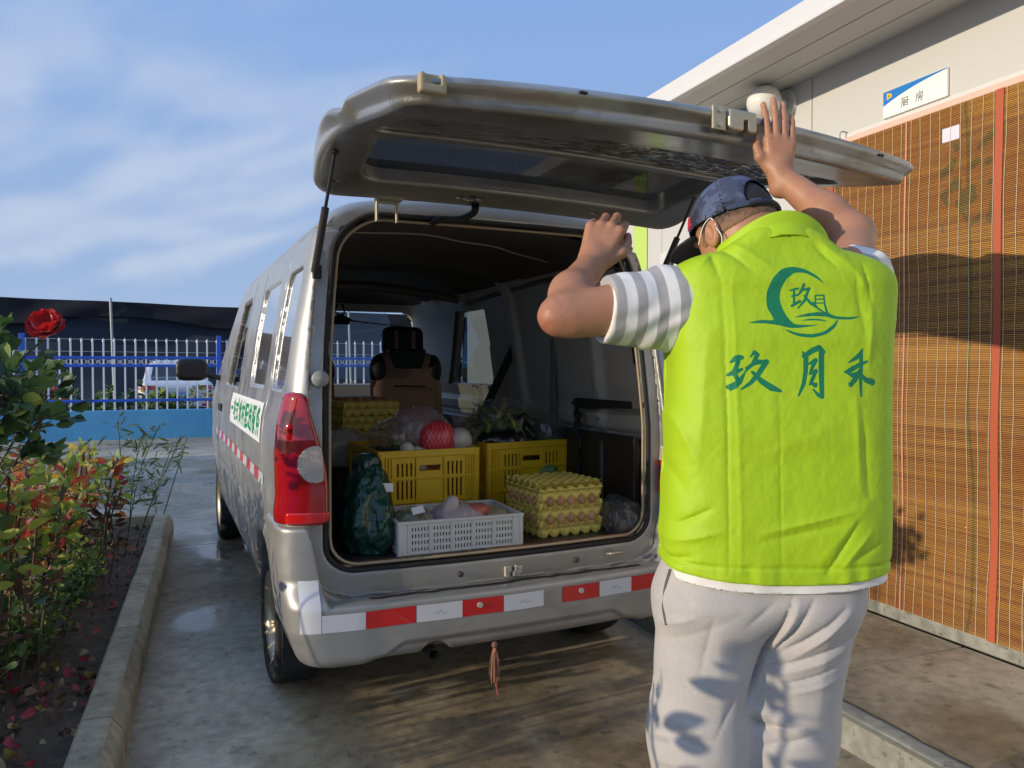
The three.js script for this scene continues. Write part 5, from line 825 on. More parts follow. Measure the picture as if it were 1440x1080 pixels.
  const skinCol = (x, y, z, n) => { const k = 1 + 0.13 * fbm(x * 45, y * 45, z * 45, 4) + 0.10 * fbm(x * 14, y * 14, z * 14, 2), rub = Math.max(smoothstep(len3(x - el.l[0] + 0.03, y - el.l[1] + 0.01, z - el.l[2] - 0.02), 0.055, 0.01), smoothstep(len3(x - el.r[0], y - el.r[1], z - el.r[2]), 0.05, 0.02)), pal = smoothstep(y, 1.0, 1.5); let c = [k * (1 - 0.10 * rub), k * (1 - 0.26 * rub), k * (1 - 0.28 * rub)]; for (const h of [HL, HR]) for (const [tip, pre] of h.tips) { const q = len3(x - tip[0], y - tip[1], z - tip[2]); if (q < 0.016) { const back = n[0] * h.e3[0] + n[1] * h.e3[1] + n[2] * h.e3[2]; c = back > 0.45 && q < 0.012 ? [k * 1.12, k * 1.2, k * 1.25] : [k * 1.08, k * 0.94, k * 0.9]; } } const [f, u, r] = toHead(x, y, z); if (Math.abs(r) < 0.09 && f > 0.06 && u < -0.055 && u > -0.085) c = [k * 0.95, k * 0.72, k * 0.7]; return c; };
  const geo = [
    meshSDF(trunk, [-0.56, 0.06, -0.50], [0.38, 1.92, 0.20], 0.0085, { color: skinCol }),
    meshSDF((x, y, z) => Math.max(all(x, y, z), -headCut(x, y, z) - 0.02), [HC[0] - 0.17, HC[1] - 0.17, HC[2] - 0.17], [HC[0] + 0.15, HC[1] + 0.15, HC[2] + 0.15], 0.0035, { color: skinCol }),
    meshSDF((x, y, z) => Math.max(all(x, y, z), -cl(x, y, z) - 0.02), [wr.l[0] - 0.11, wr.l[1] - 0.06, wr.l[2] - 0.15], [wr.l[0] + 0.12, wr.l[1] + 0.20, wr.l[2] + 0.10], 0.0028, { color: skinCol }),
    meshSDF((x, y, z) => Math.max(all(x, y, z), -cr(x, y, z) - 0.02), [wr.r[0] - 0.11, wr.r[1] - 0.06, wr.r[2] - 0.10], [wr.r[0] + 0.11, wr.r[1] + 0.235, wr.r[2] + 0.08], 0.0028, { color: skinCol }),
  ];
  const skin = mat(0.43, 0.205, 0.115, 0.5, { vertexColors: true, bumpMap: texBump, bumpScale: 0.0004, sheen: 0.2 });
  mesh('body', geo, skin, P);

  // ---- cloth: creases as [x0, y0, x1, y1, width, height]
  const creaseField = (list) => (x, y) => { let s = 0; for (const [x0, y0, x1, y1, w, h] of list) { const dx = x1 - x0, dy = y1 - y0, t = clamp(((x - x0) * dx + (y - y0) * dy) / (dx * dx + dy * dy), 0, 1), q = ((x - x0 - dx * t) ** 2 + (y - y0 - dy * t) ** 2) / (w * w); if (q < 9) s += h * Math.exp(-1.7 * Math.sqrt(q + 0.05)) * (0.35 + 0.65 * Math.sin(Math.PI * clamp(t * 0.9 + 0.05, 0, 1))); } return s; };
  const pxc = (list, q = 1) => list.map(([a, b, c, d, w, h]) => [bx(a), by(b), bx(c), by(d), w, h * q]);
  const vestCr = creaseField(pxc([
    [1022, 392, 1024, 806, 0.006, -0.0035], [1036, 392, 1040, 806, 0.008, 0.003], [1094, 560, 1096, 806, 0.005, -0.002],
    [1030, 345, 1066, 380, 0.010, -0.007], [1012, 352, 1020, 392, 0.012, -0.006], [990, 372, 1014, 352, 0.012, 0.006], [1045, 338, 1090, 372, 0.012, 0.006],
    [1158, 340, 1188, 374, 0.009, -0.007], [1168, 336, 1206, 372, 0.012, 0.006], [1200, 358, 1240, 420, 0.014, 0.005], [1228, 372, 1236, 420, 0.008, -0.006], [1214, 380, 1222, 470, 0.012, -0.005], [1236, 430, 1226, 520, 0.012, 0.005],
    [960, 745, 1000, 720, 0.010, -0.007], [950, 770, 1010, 752, 0.012, 0.006], [945, 800, 975, 790, 0.009, -0.006], [1075, 750, 1200, 720, 0.010, 0.006], [1070, 762, 1180, 738, 0.012, -0.005], [1160, 806, 1204, 738, 0.009, -0.008], [1180, 800, 1222, 752, 0.011, 0.006], [1200, 790, 1240, 770, 0.010, -0.005], [1150, 790, 1230, 700, 0.02, 0.004],
    [1000, 470, 985, 640, 0.025, 0.006], [960, 480, 948, 640, 0.02, -0.006], [1075, 640, 1180, 600, 0.03, 0.004], [1214, 580, 1222, 700, 0.012, -0.005], [1204, 560, 1208, 690, 0.014, 0.005], [940, 560, 985, 660, 0.016, 0.006], [936, 620, 970, 700, 0.014, -0.006],
  ]));
  const tab = (rows, y) => { if (y <= rows[0][0]) return rows[0].slice(1); for (let i = 1; i < rows.length; i++) if (y < rows[i][0]) { const t = (y - rows[i - 1][0]) / (rows[i][0] - rows[i - 1][0]), s = t * t * (3 - 2 * t); return rows[i].slice(1).map((v, k) => lerp(rows[i - 1][k + 1], v, s)); } return rows[rows.length - 1].slice(1); };
  const VR = [[0.90, 0.003, 0.229, 0.140, 0.0], [1.0, 0.004, 0.229, 0.138, 0.0], [1.2, 0.008, 0.226, 0.130, -0.004], [1.40, 0.016, 0.228, 0.122, -0.016], [1.52, 0.022, 0.236, 0.112, -0.03], [1.62, 0.018, 0.226, 0.098, -0.045], [1.75, 0.012, 0.10, 0.07, -0.06]];
  const torso = (x, y, z, grow) => { const [cx, a, b, zc] = tab(VR, y), A = a + grow, B = b + grow, X = x - cx, Z = z - zc, k = Math.pow(Math.abs(X / A) ** 3.1 + Math.abs(Z / B) ** 3.1, 1 / 3.1); let d = (k - 1) * Math.min(A, B) * 0.95; const ax = Math.abs(x - 0.015); return smax(d, (y - (1.648 + grow - 0.048 * smoothstep(ax, 0.04, 0.13) - 0.17 * Math.max(0, ax - 0.10))) * 0.95, 0.04); };
  const vestF = (x, y, z) => {
    let d = torso(x, y, z, 0.006); if (d > 0.05 || d < -0.06) return d;
    if (z > -0.05) d -= vestCr(x, y); else d -= 0.004 * fbm(x * 12, y * 9, 2, 3);
    d -= 0.0018 * fbm(x * 7, y * 5, z * 6, 3) + 0.0022 * (0.5 - Math.abs(fbm(x * 9 + y * 5, y * 7 - x * 6, 4, 3))) + 0.0022 * noise(x * 46, 5) * smoothstep(y, 0.985, 0.945);
    d += 0.0022 * Math.exp(-(((y - 0.957) / 0.004) ** 2));                                                            // hem seam
    d = smax(d, 0.922 - 0.018 * (x / 0.24) ** 2 * -1 - y, 0.004);
    d = Math.max(d, -Math.max(torso(x, y, z, -0.012), y - 1.0));                                                       // open at the bottom
    return d;
  };
  const INK = '#07764f', LIME = '#a6c80f';
  const stroke = (c, pts, X, Y, S) => { for (let i = 0; i < pts.length - 1; i++) { const [x0, y0, w0 = 14] = pts[i], [x1, y1, w1 = 14] = pts[i + 1], n = 24; for (let k = 0; k <= n; k++) { const t = k / n; c.beginPath(); c.arc(X(lerp(x0, x1, t)), Y(lerp(y0, y1, t)), (S * 1.32 * lerp(w0, w1, t)) / 2, 0, 7); c.fill(); } } };
  const vestTex = canvas(1536, 2048, (c, W, H) => {
    // the sheet spans x -0.3..0.3 and y 0.88..1.68 of the back
    c.fillStyle = LIME; c.fillRect(0, 0, W, H);
    const X = (q) => ((bx(1000 + q / 3.6) + 0.3) / 0.6) * W, Y = (q) => ((1.68 - by(320 + q / 3.6)) / 0.8) * H, S = ((1.53 / 1081 / 3.6) / 0.6) * W;
    c.fillStyle = INK; const poly = (p) => { c.beginPath(); p.forEach(([x, y], i) => c[i ? 'lineTo' : 'moveTo'](X(x), Y(y))); c.fill(); };
    const soft = (p) => { const q = p.map(([x, y]) => V(x, y, 0)), cu = new THREE.CatmullRomCurve3(q, true, 'catmullrom', 0.35); poly(cu.getPoints(220).map((v) => [v.x, v.y])); };
    soft([[602, 287], [562, 242], [500, 207], [440, 197], [385, 212], [335, 262], [305, 335], [303, 410], [328, 474], [270, 475], [200, 490], [290, 494], [350, 503], [400, 515], [450, 517], [552, 502], [440, 498], [400, 460], [378, 410], [370, 360], [380, 310], [410, 262], [455, 230], [510, 232], [560, 258]]);
    soft([[435, 462], [500, 442], [560, 435], [610, 440], [650, 455], [710, 460], [784, 457], [720, 473], [640, 470], [600, 459], [540, 456], [480, 459]]);
    soft([[470, 479], [520, 468], [570, 472], [606, 483], [540, 478]]);
    soft([[383, 524], [450, 543], [520, 548], [580, 534], [630, 500], [662, 468], [642, 510], [592, 548], [520, 566], [450, 559], [405, 541]]);
    const G = [[[425, 322, 7], [466, 311, 9]], [[432, 352, 7], [463, 345, 9]], [[428, 403, 10], [472, 378, 12]], [[446, 316, 9], [441, 395, 10]], [[497, 291, 11], [486, 320, 12], [466, 345, 6]], [[478, 322, 8], [524, 312, 11]], [[522, 312, 11], [498, 372, 12], [458, 416, 5]], [[498, 350, 9], [525, 388, 12], [552, 408, 6]],
      [[553, 350, 6], [551, 395, 6], [545, 410, 4]], [[553, 349, 6], [597, 346, 7]], [[597, 346, 7], [599, 400, 8], [606, 436, 9]], [[559, 368, 5], [591, 366, 5]], [[557, 388, 5], [591, 387, 5]], [[540, 385, 9], [560, 415, 8], [590, 436, 7], [614, 443, 8]]];
    G.forEach((s) => stroke(c, s, X, Y, S));
    const big = [
      [[108, 692, 8], [135, 672, 24], [164, 668, 16]], [[94, 757, 12], [125, 742, 20], [162, 728, 12]], [[150, 664, 18], [140, 700, 18], [122, 742, 16], [138, 778, 18]], [[92, 818, 16], [120, 812, 26], [152, 786, 20], [174, 748, 8]], [[104, 828, 14], [122, 815, 18]],
      [[206, 664, 6], [226, 640, 14], [240, 654, 18], [216, 702, 14], [176, 742, 6]], [[182, 722, 8], [236, 690, 20], [286, 692, 18]], [[284, 690, 22], [246, 748, 20], [205, 795, 16], [158, 828, 8]], [[214, 742, 12], [258, 788, 22], [305, 820, 26], [352, 838, 10]],
      [[470, 638, 6], [486, 668, 20], [482, 740, 18], [470, 800, 16], [440, 862, 7]], [[476, 660, 18], [520, 632, 22], [552, 618, 22], [576, 640, 16]], [[566, 634, 22], [562, 740, 22], [560, 864, 18]], [[560, 866, 18], [540, 856, 14], [516, 828, 5]], [[500, 700, 8], [534, 682, 18], [518, 715, 14], [502, 752, 8]], [[506, 750, 8], [534, 736, 16], [514, 780, 14], [500, 805, 8]], [[505, 795, 10], [528, 808, 18], [534, 800, 8]],
      [[782, 624, 6], [768, 655, 22], [742, 672, 16], [708, 692, 6]], [[684, 742, 8], [720, 728, 20], [760, 706, 16], [804, 688, 10]], [[776, 650, 12], [772, 700, 18], [768, 770, 16], [766, 862, 10]], [[758, 738, 12], [740, 775, 22], [712, 806, 18], [704, 800, 8]], [[690, 742, 8], [724, 758, 18], [744, 746, 8]], [[774, 756, 10], [796, 782, 20], [834, 792, 26], [832, 806, 10]],
    ]; big.forEach((s) => stroke(c, s, X, Y, S));
  });
  vestTex.wrapS = vestTex.wrapT = THREE.ClampToEdgeWrapping;
  const texCloth = dataTex(512, 512, (u, v) => 0.5 + 0.35 * (0.5 - Math.abs(tiled(u, v, 5, 5, 141))) + 0.22 * tiled(u, v, 20, 3, 142), false, 1.6);
  const vest = mesh('vest', meshSDF(vestF, [-0.30, 0.90, -0.20], [0.31, 1.70, 0.17], 0.0046, { uv: (x, y, z, n) => (z > -0.06 && n[2] > -0.2 ? [(x + 0.3) / 0.6, (y - 0.88) / 0.8] : [0.02, clamp((y - 0.88) / 0.8, 0.02, 0.98)]) }), new THREE.MeshPhysicalMaterial({ map: vestTex, bumpMap: texCloth, bumpScale: 0.0045, roughness: 0.62, side: THREE.DoubleSide, sheen: 0.25, sheenColor: C(0.6, 0.7, 0.2), sheenRoughness: 0.5 }), P);
  const lime = mat(0.38, 0.58, 0.006, 0.62);
  mesh('collar', meshSDF((x, y, z) => { const X = x - 0.018, Z = z + 0.050, up = 1.652 - 0.10 * Math.max(0, -Z) - 4.2 * X * X, yy = y - up, flare = 0.014 + 0.6 * Math.max(0, -yy); const k = len2(X / (0.098 + flare), Z / (0.080 + flare)); let d = Math.abs((k - 1) * 0.088) - 0.006; return smax(smax(d, yy - 0.028, 0.006), -yy - 0.026, 0.004); }, [-0.15, 1.54, -0.20], [0.18, 1.72, 0.09], 0.0042), lime, vest);
  mesh('collar_seam', tube([[-0.106, 1.582, -0.035], [-0.078, 1.600, 0.018], [-0.03, 1.618, 0.048], [0.018, 1.623, 0.056], [0.066, 1.616, 0.046], [0.116, 1.598, 0.014], [0.142, 1.582, -0.035]], 0.0032, 30, 6), mat(0.10, 0.20, 0.01, 0.6), vest);
  // striped shirt: sleeves and the hem below the vest
  const stripes = dataTex(512, 64, (u, v) => { const w = (u * 10) % 1, k = 1 + 0.08 * tiled(u, v, 64, 2, 5); const g = [0.40 * k, 0.385 * k, 0.37 * k], q = [0.78 * k, 0.76 * k, 0.72 * k], t = smoothstep(Math.abs(w - 0.5), 0.235, 0.25); return g.map((a, i) => lerp(a, q[i], t)); });
  const axisUV = (a, b) => { const d = norm(b.map((v, i) => v - a[i])); return (x, y, z) => [((x - a[0]) * d[0] + (y - a[1]) * d[1] + (z - a[2]) * d[2]) / 0.45 + 0.03 * (y - a[1]), z * 2]; };
  const shirtMat = new THREE.MeshPhysicalMaterial({ map: stripes, roughness: 0.85, side: THREE.DoubleSide, sheen: 0.2, sheenColor: C(1, 1, 1) });
  const sleeve = (a, b, ra, rb, end, flat = 1) => (x, y, z) => {
    const d = norm(b.map((v, i) => v - a[i])), t = (x - a[0]) * d[0] + (y - a[1]) * d[1] + (z - a[2]) * d[2], L = len3(b[0] - a[0], b[1] - a[1], b[2] - a[2]); const s = clamp(t / L, -0.3, 1.2), r = lerp(ra, rb, s) + 0.005 * fbm(x * 16, y * 16, z * 16, 3) + 0.004 * Math.sin(t * 60 + 40 * (y - a[1]) + 6 * noise(x * 10, y * 10)) * (0.4 + 0.6 * noise(y * 9, z * 9 + 3));
    let q = len3(x - a[0] - d[0] * clamp(t, 0, 9), y - a[1] - d[1] * clamp(t, 0, 9), (z - a[2] - d[2] * clamp(t, 0, 9)) * lerp(flat, 1, clamp(s, 0, 1))) - r; q = smax(q, t - L - 0.12 * (y - b[1]) * end, 0.006); return Math.max(q, -Math.max(q + 0.013, L - 0.05 - t));
  };
  mesh('sleeve', meshSDF(sleeve([-0.15, 1.482, -0.03], [-0.362, 1.474, 0.02], 0.103, 0.070, -1, 1.22), [-0.44, 1.34, -0.16], [-0.03, 1.63, 0.15], 0.0055, { uv: axisUV([-0.15, 1.482, -0.03], [-0.362, 1.474, 0.02]) }), shirtMat, P);
  mesh('sleeve', meshSDF(sleeve([0.175, 1.47, -0.075], [0.250, 1.585, -0.135], 0.088, 0.078, 0), [0.06, 1.38, -0.26], [0.37, 1.74, 0.10], 0.0055, { uv: axisUV([0.175, 1.47, -0.075], [0.250, 1.585, -0.135]) }), shirtMat, P);
  mesh('shirt_hem', meshSDF((x, y, z) => { let d = torso(x, y, z, -0.003) - 0.002 * noise(x * 30, y * 20, z * 10); d = Math.max(d, y - 0.985, 0.903 + 0.018 * (x / 0.24) ** 2 - y); return Math.max(d, -(torso(x, y, z, -0.016))); }, [-0.28, 0.88, -0.17], [0.28, 1.0, 0.16], 0.0045), mat(0.80, 0.78, 0.74, 0.85), P);
  // ---- trousers
  const tx = (q) => bx(900 + q / 2.84), tyy = (q) => by(700 + q / 2.84);
  const trCr = creaseField([[600, 480, 452, 965, 0.016, -0.020], [640, 420, 520, 800, 0.016, 0.012], [695, 425, 560, 700, 0.010, -0.012], [830, 460, 600, 665, 0.010, -0.009], [850, 480, 640, 690, 0.012, 0.007], [885, 600, 560, 738, 0.009, -0.008], [890, 640, 600, 760, 0.014, 0.007], [885, 700, 620, 800, 0.008, -0.007], [870, 770, 640, 840, 0.010, 0.006], [540, 430, 440, 520, 0.012, -0.005], [160, 405, 215, 445, 0.006, -0.005], [120, 560, 230, 500, 0.014, 0.005], [110, 640, 400, 480, 0.02, -0.004], [480, 960, 640, 1060, 0.012, -0.010], [500, 930, 700, 1010, 0.014, 0.007], [560, 1080, 760, 1010, 0.012, -0.008], [100, 940, 330, 1000, 0.018, 0.006], [90, 1000, 300, 1060, 0.014, -0.006], [330, 560, 350, 1080, 0.03, 0.005], [770, 560, 760, 1080, 0.03, 0.005], [622, 385, 470, 900, 0.004, -0.006], [40, 470, 120, 860, 0.004, -0.004], [300, 500, 260, 760, 0.010, -0.004], [520, 1000, 700, 980, 0.007, -0.006], [420, 820, 330, 1000, 0.010, -0.005]].map(([a, b, c, d, w, h]) => [tx(a), tyy(b), tx(c), tyy(d), w, h]));
  const legs = [[[-0.118, 0.86, -0.004, 0.122], [-0.147, 0.56, -0.015, 0.101]], [[-0.147, 0.56, -0.015, 0.101], [-0.152, 0.10, 0.015, 0.088]], [[0.068, 0.86, -0.014, 0.126], [0.052, 0.56, -0.04, 0.104]], [[0.052, 0.56, -0.04, 0.104], [0.06, 0.10, -0.005, 0.088]]];
  const trF = (x, y, z) => { const wa = smoothstep(y, 0.86, 0.93); let d = ((Math.pow(Math.abs((x + 0.024 * (1 - 0.7 * wa)) / (0.209 - 0.002 * wa)) ** 2.6 + Math.abs(z / (0.132 - 0.018 * wa)) ** 2.6, 1 / 2.6)) - 1) * 0.128; d = smax(d, 0.80 - y, 0.08); for (const [a, b] of legs) d = smin(d, cone(x, y, z, a, b), 0.045); if (d > 0.06 || d < -0.07) return d; if (z > -0.06) d -= trCr(x, y) * (1 - 0.7 * wa); d -= 0.004 * fbm(x * 8, y * 6, z * 8, 3) + (y < 0.3 ? 0.005 * Math.sin(y * 90 + 4 * noise(x * 9, z * 9)) : 0); d = Math.max(d, y - 0.965, 0.06 - y); return d; };
  const cotton = dataTex(256, 256, (u, v) => { const k = 1 + 0.10 * tiled(u, v, 80, 2, 11) + 0.05 * tiled(u, v, 6, 3, 12); return [0.46 * k, 0.435 * k, 0.41 * k]; }, true, 4);
  const tr = mesh('trousers', meshSDF(trF, [-0.30, 0.04, -0.20], [0.26, 0.99, 0.19], 0.0056, { uv: triUV(1) }), new THREE.MeshPhysicalMaterial({ map: cotton, roughness: 0.8, side: THREE.DoubleSide, sheen: 0.15, sheenColor: C(1, 1, 1) }), P);
  mesh('pocket_piping', tube([[-0.222, 0.93, 0.046], [-0.233, 0.895, 0.052], [-0.238, 0.855, 0.055], [-0.233, 0.818, 0.062]], 0.004, 20, 6), mat(0.10, 0.095, 0.10, 0.7), tr);
  for (const s of [0, 1]) { const sx = s ? 0.065 : -0.155, sz = s ? -0.05 : -0.03; const shoe = mesh('shoe', meshSDF((x, y, z) => smax(smin(rbox(x - sx, y - 0.045, z - sz + 0.03, 0.045, 0.04, 0.13, 0.035), rbox(x - sx, y - 0.075, z - sz - 0.04, 0.042, 0.05, 0.05, 0.04), 0.03), 0.012 - y, 0.004), [sx - 0.07, 0, sz - 0.2], [sx + 0.07, 0.14, sz + 0.14], 0.008), mat(0.05, 0.05, 0.055, 0.6), P); mesh('sole', box(0.098, 0.014, 0.27, sx, 0.006, sz - 0.03, 0.006), mat(0.6, 0.6, 0.58, 0.7), shoe); }
  // ---- hair, cap, mask
  mesh('hair', meshSDF((x, y, z) => { const [f, u, r] = toHead(x, y, z); const d = skull(f, u, r) - 0.0035 - 0.001 * noise(x * 300, y * 300, z * 300); return smax(smax(d, f - 0.045 + 0.35 * (u + 0.02), 0.01), -0.034 - 0.35 * Math.min(0, f + 0.06) - u + 0.0 * r, 0.01); }, [HC[0] - 0.14, HC[1] - 0.14, HC[2] - 0.14], [HC[0] + 0.14, HC[1] + 0.14, HC[2] + 0.14], 0.004, { color: (x, y, z) => { const u = toHead(x, y, z)[1], k = smoothstep(u + 0.01 * noise(x * 200, y * 200, z * 200), 0.012, -0.022); return [lerp(0.018, 0.23, k), lerp(0.014, 0.125, k), lerp(0.012, 0.075, k)]; } }), new THREE.MeshPhysicalMaterial({ roughness: 0.75, vertexColors: true }), P);
  const camo = (x, y, z) => { const a = fbm(x * 26, y * 26, z * 26, 3), b = fbm(x * 40 + 9, y * 40, z * 40, 2); return a > 0.16 ? [0.085, 0.115, 0.21] : b > 0.14 ? [0.035, 0.05, 0.10] : a < -0.18 ? [0.022, 0.026, 0.045] : [0.05, 0.065, 0.12]; };
  const capF = (x, y, z) => {
    const [f, u, r] = toHead(x, y, z), tl = u - 0.20 * f - 0.008;
    let d = ell(f + 0.002, u - 0.012, r, 0.108, 0.112, 0.088); d = smax(d, 0.006 - tl, 0.004); d = Math.max(d, -ell(f + 0.002, u - 0.012, r, 0.104, 0.108, 0.084));
    d = smax(d, -Math.max(len2(r, (u - 0.016) * 0.95) - 0.052, f + 0.03, 0.020 - (u + 0.008)), 0.003);                 // arched opening at the back
    for (let k = 0; k < 3; k++) { const q = Math.abs(Math.sin(k * 1.047) * f - Math.cos(k * 1.047) * r); d += 0.0012 * Math.exp(-((q / 0.0025) ** 2)); }
    return d;
  };
  const cap = mesh('cap', meshSDF(capF, [HC[0] - 0.16, HC[1] - 0.12, HC[2] - 0.16], [HC[0] + 0.16, HC[1] + 0.16, HC[2] + 0.16], 0.0036, { color: camo }), new THREE.MeshPhysicalMaterial({ roughness: 0.8, vertexColors: true, side: THREE.DoubleSide }), P);
  mesh('peak', meshSDF((x, y, z) => { const [f, u, r] = toHead(x, y, z), uu = u - 0.02 - 0.17 * (f - 0.1) + 2.2 * r * r + 2.0 * Math.max(0, f - 0.1) ** 2 + 0.15 * (f - 0.1); let d = len2((f - 0.085) / 1.05, r) - 0.085; d = smax(d, Math.abs(uu) - 0.0035, 0.003); return Math.max(d, 0.075 - f - 0.2 * Math.abs(r)); }, [HC[0] - 0.22, HC[1] - 0.14, HC[2] - 0.2], [HC[0] + 0.1, HC[1] + 0.1, HC[2] + 0.12], 0.004, { color: () => [0.02, 0.024, 0.04] }), new THREE.MeshPhysicalMaterial({ roughness: 0.8, vertexColors: true }), cap);
  { const b = fromHead(-0.005, 0.119, 0); mesh('button', (() => { const g = new THREE.SphereGeometry(0.007, 12, 8); g.translate(...b); return g; })(), mat(0.04, 0.05, 0.1, 0.8), cap); }
  { const pts = []; for (let i = -10; i <= 10; i++) { const a = (i / 10) * 0.62; pts.push(fromHead(-0.109 * Math.cos(a), 0.0, 0.088 * Math.sin(a) )); } mesh('strap', tube(pts, 0.006, 30, 6), mat(0.02, 0.022, 0.03, 0.7), cap); }
  { const pts = [], s = Rt[2] > 0 ? 1 : -1; const sd = fromHead(0, 0, 1)[2] > fromHead(0, 0, -1)[2] ? 1 : -1; for (const [f, u] of [[0.052, 0.030], [0.060, 0.050], [0.068, 0.034], [0.058, 0.040], [0.054, 0.058], [0.066, 0.062], [0.072, 0.048], [0.076, 0.036]]) { let r = 0.09; for (let k = 0; k < 30; k++) r -= (ell(f + 0.002, u - 0.012, r, 0.108, 0.112, 0.088) - 0.0012) * 0.8; pts.push(fromHead(f, u, sd * r)); } mesh('embroidery', tube(pts, 0.0018, 50, 5), mat(0.55, 0.02, 0.05, 0.7), cap);
    const loop = [[-0.018, -0.02], [-0.02, -0.045], [-0.005, -0.066], [0.02, -0.07], [0.05, -0.07]].map(([f, u], i) => fromHead(f, u, sd * (0.079 + (i < 3 ? 0.010 : 0) - i * 0.004))), lo2 = [[-0.018, -0.015], [-0.008, 0.012], [0.02, 0.008], [0.05, -0.02]].map(([f, u], i) => fromHead(f, u, sd * (0.088 - i * 0.004)));
    mesh('mask_loop', [tube(loop, 0.0013, 24, 5), tube(lo2, 0.0013, 20, 5)], mat(0.82, 0.82, 0.8, 0.7), P);
    mesh('mask', meshSDF((x, y, z) => { const [f, u, r] = toHead(x, y, z); let d = ell(f - 0.045, u + 0.062, r, 0.074, 0.056, 0.056); return Math.max(Math.abs(d) - 0.004, 0.045 - f); }, [HC[0] - 0.2, HC[1] - 0.2, HC[2] - 0.2], [HC[0] + 0.12, HC[1] + 0.06, HC[2] + 0.12], 0.004), mat(0.80, 0.82, 0.84, 0.7), P); }
}

// ================= PLANTS =================
function leafGeo(L, w, fold = 0.25, curl = 0.3, ser = 0) {       // a creased, curled blade along +y
  const pos = [], idx = [], n = 6;
  for (let i = 0; i <= n; i++) { const t = i / n, a = curl * t, wd = w * Math.pow(Math.sin(Math.PI * Math.min(0.98, 0.06 + 0.92 * t)), 0.75) * (1 + (i % 2 ? ser : -ser)); const y = L * (Math.sin(a) / (curl || 1)), z = -L * (1 - Math.cos(a)) / (curl || 1); pos.push(-wd / 2, y, z + fold * wd / 2, 0, y, z, wd / 2, y, z + fold * wd / 2); if (i < n) { const b = i * 3; idx.push(b, b + 1, b + 3, b + 1, b + 4, b + 3, b + 1, b + 2, b + 4, b + 2, b + 5, b + 4); } }
  const g = new THREE.BufferGeometry(); g.setAttribute('position', new THREE.BufferAttribute(new Float32Array(pos), 3)); g.setIndex(idx); g.computeVertexNormals(); return g;
}
const leafMat = (r, g, b, ro = 0.42) => new THREE.MeshPhysicalMaterial({ color: C(r, g, b), roughness: ro, transmission: 0.0, side: THREE.DoubleSide });
const thinLeaf = (r, g, b) => new THREE.MeshPhysicalMaterial({ color: C(r, g, b), roughness: 0.95, transmission: 0.5, thickness: 0, side: THREE.DoubleSide });
const GREEN = [thinLeaf(0.06, 0.13, 0.03), thinLeaf(0.085, 0.17, 0.035), thinLeaf(0.12, 0.21, 0.04), leafMat(0.03, 0.075, 0.022)];
const BRIGHT = [thinLeaf(0.30, 0.40, 0.04), thinLeaf(0.42, 0.46, 0.05), thinLeaf(0.18, 0.28, 0.035)];
const REDS = [thinLeaf(0.55, 0.07, 0.03), thinLeaf(0.62, 0.22, 0.04), thinLeaf(0.40, 0.05, 0.03), thinLeaf(0.64, 0.44, 0.06)];
const DRY = [leafMat(0.13, 0.065, 0.035, 0.8), leafMat(0.19, 0.11, 0.06, 0.8), leafMat(0.09, 0.045, 0.028, 0.8)];
const bark = mat(0.10, 0.07, 0.045, 0.85), greenStem = mat(0.07, 0.11, 0.035, 0.6);
const camRight = V(Math.cos(21.5 * DEG), 0, Math.sin(21.5 * DEG)), camFwd = V(Math.sin(21.5 * DEG), 0, -Math.cos(21.5 * DEG));
const inView = (p) => { const d = p.dot(camFwd), x = p.dot(camRight), y = p.y - 1.36; return d > 0.3 && Math.abs(x) < 0.69 * d && y > -0.54 * d && y < 0.5 * d; };
const thinLeaf1 = thinLeaf(0.10, 0.15, 0.05), thinLeaf2 = thinLeaf(0.075, 0.12, 0.04);
const GROUPS = { red_tip_shrub: 'red tipped shrubs in the flower bed', leafy_weed: 'green weeds in the flower bed', broad_leaf_plant: 'broad leaved plants in the flower bed', fence_shrub: 'shrubs behind the picket fence', garden_shrub: 'shrubs along the unseen low blue wall', rose_bush: 'rose bushes in the flower bed' };
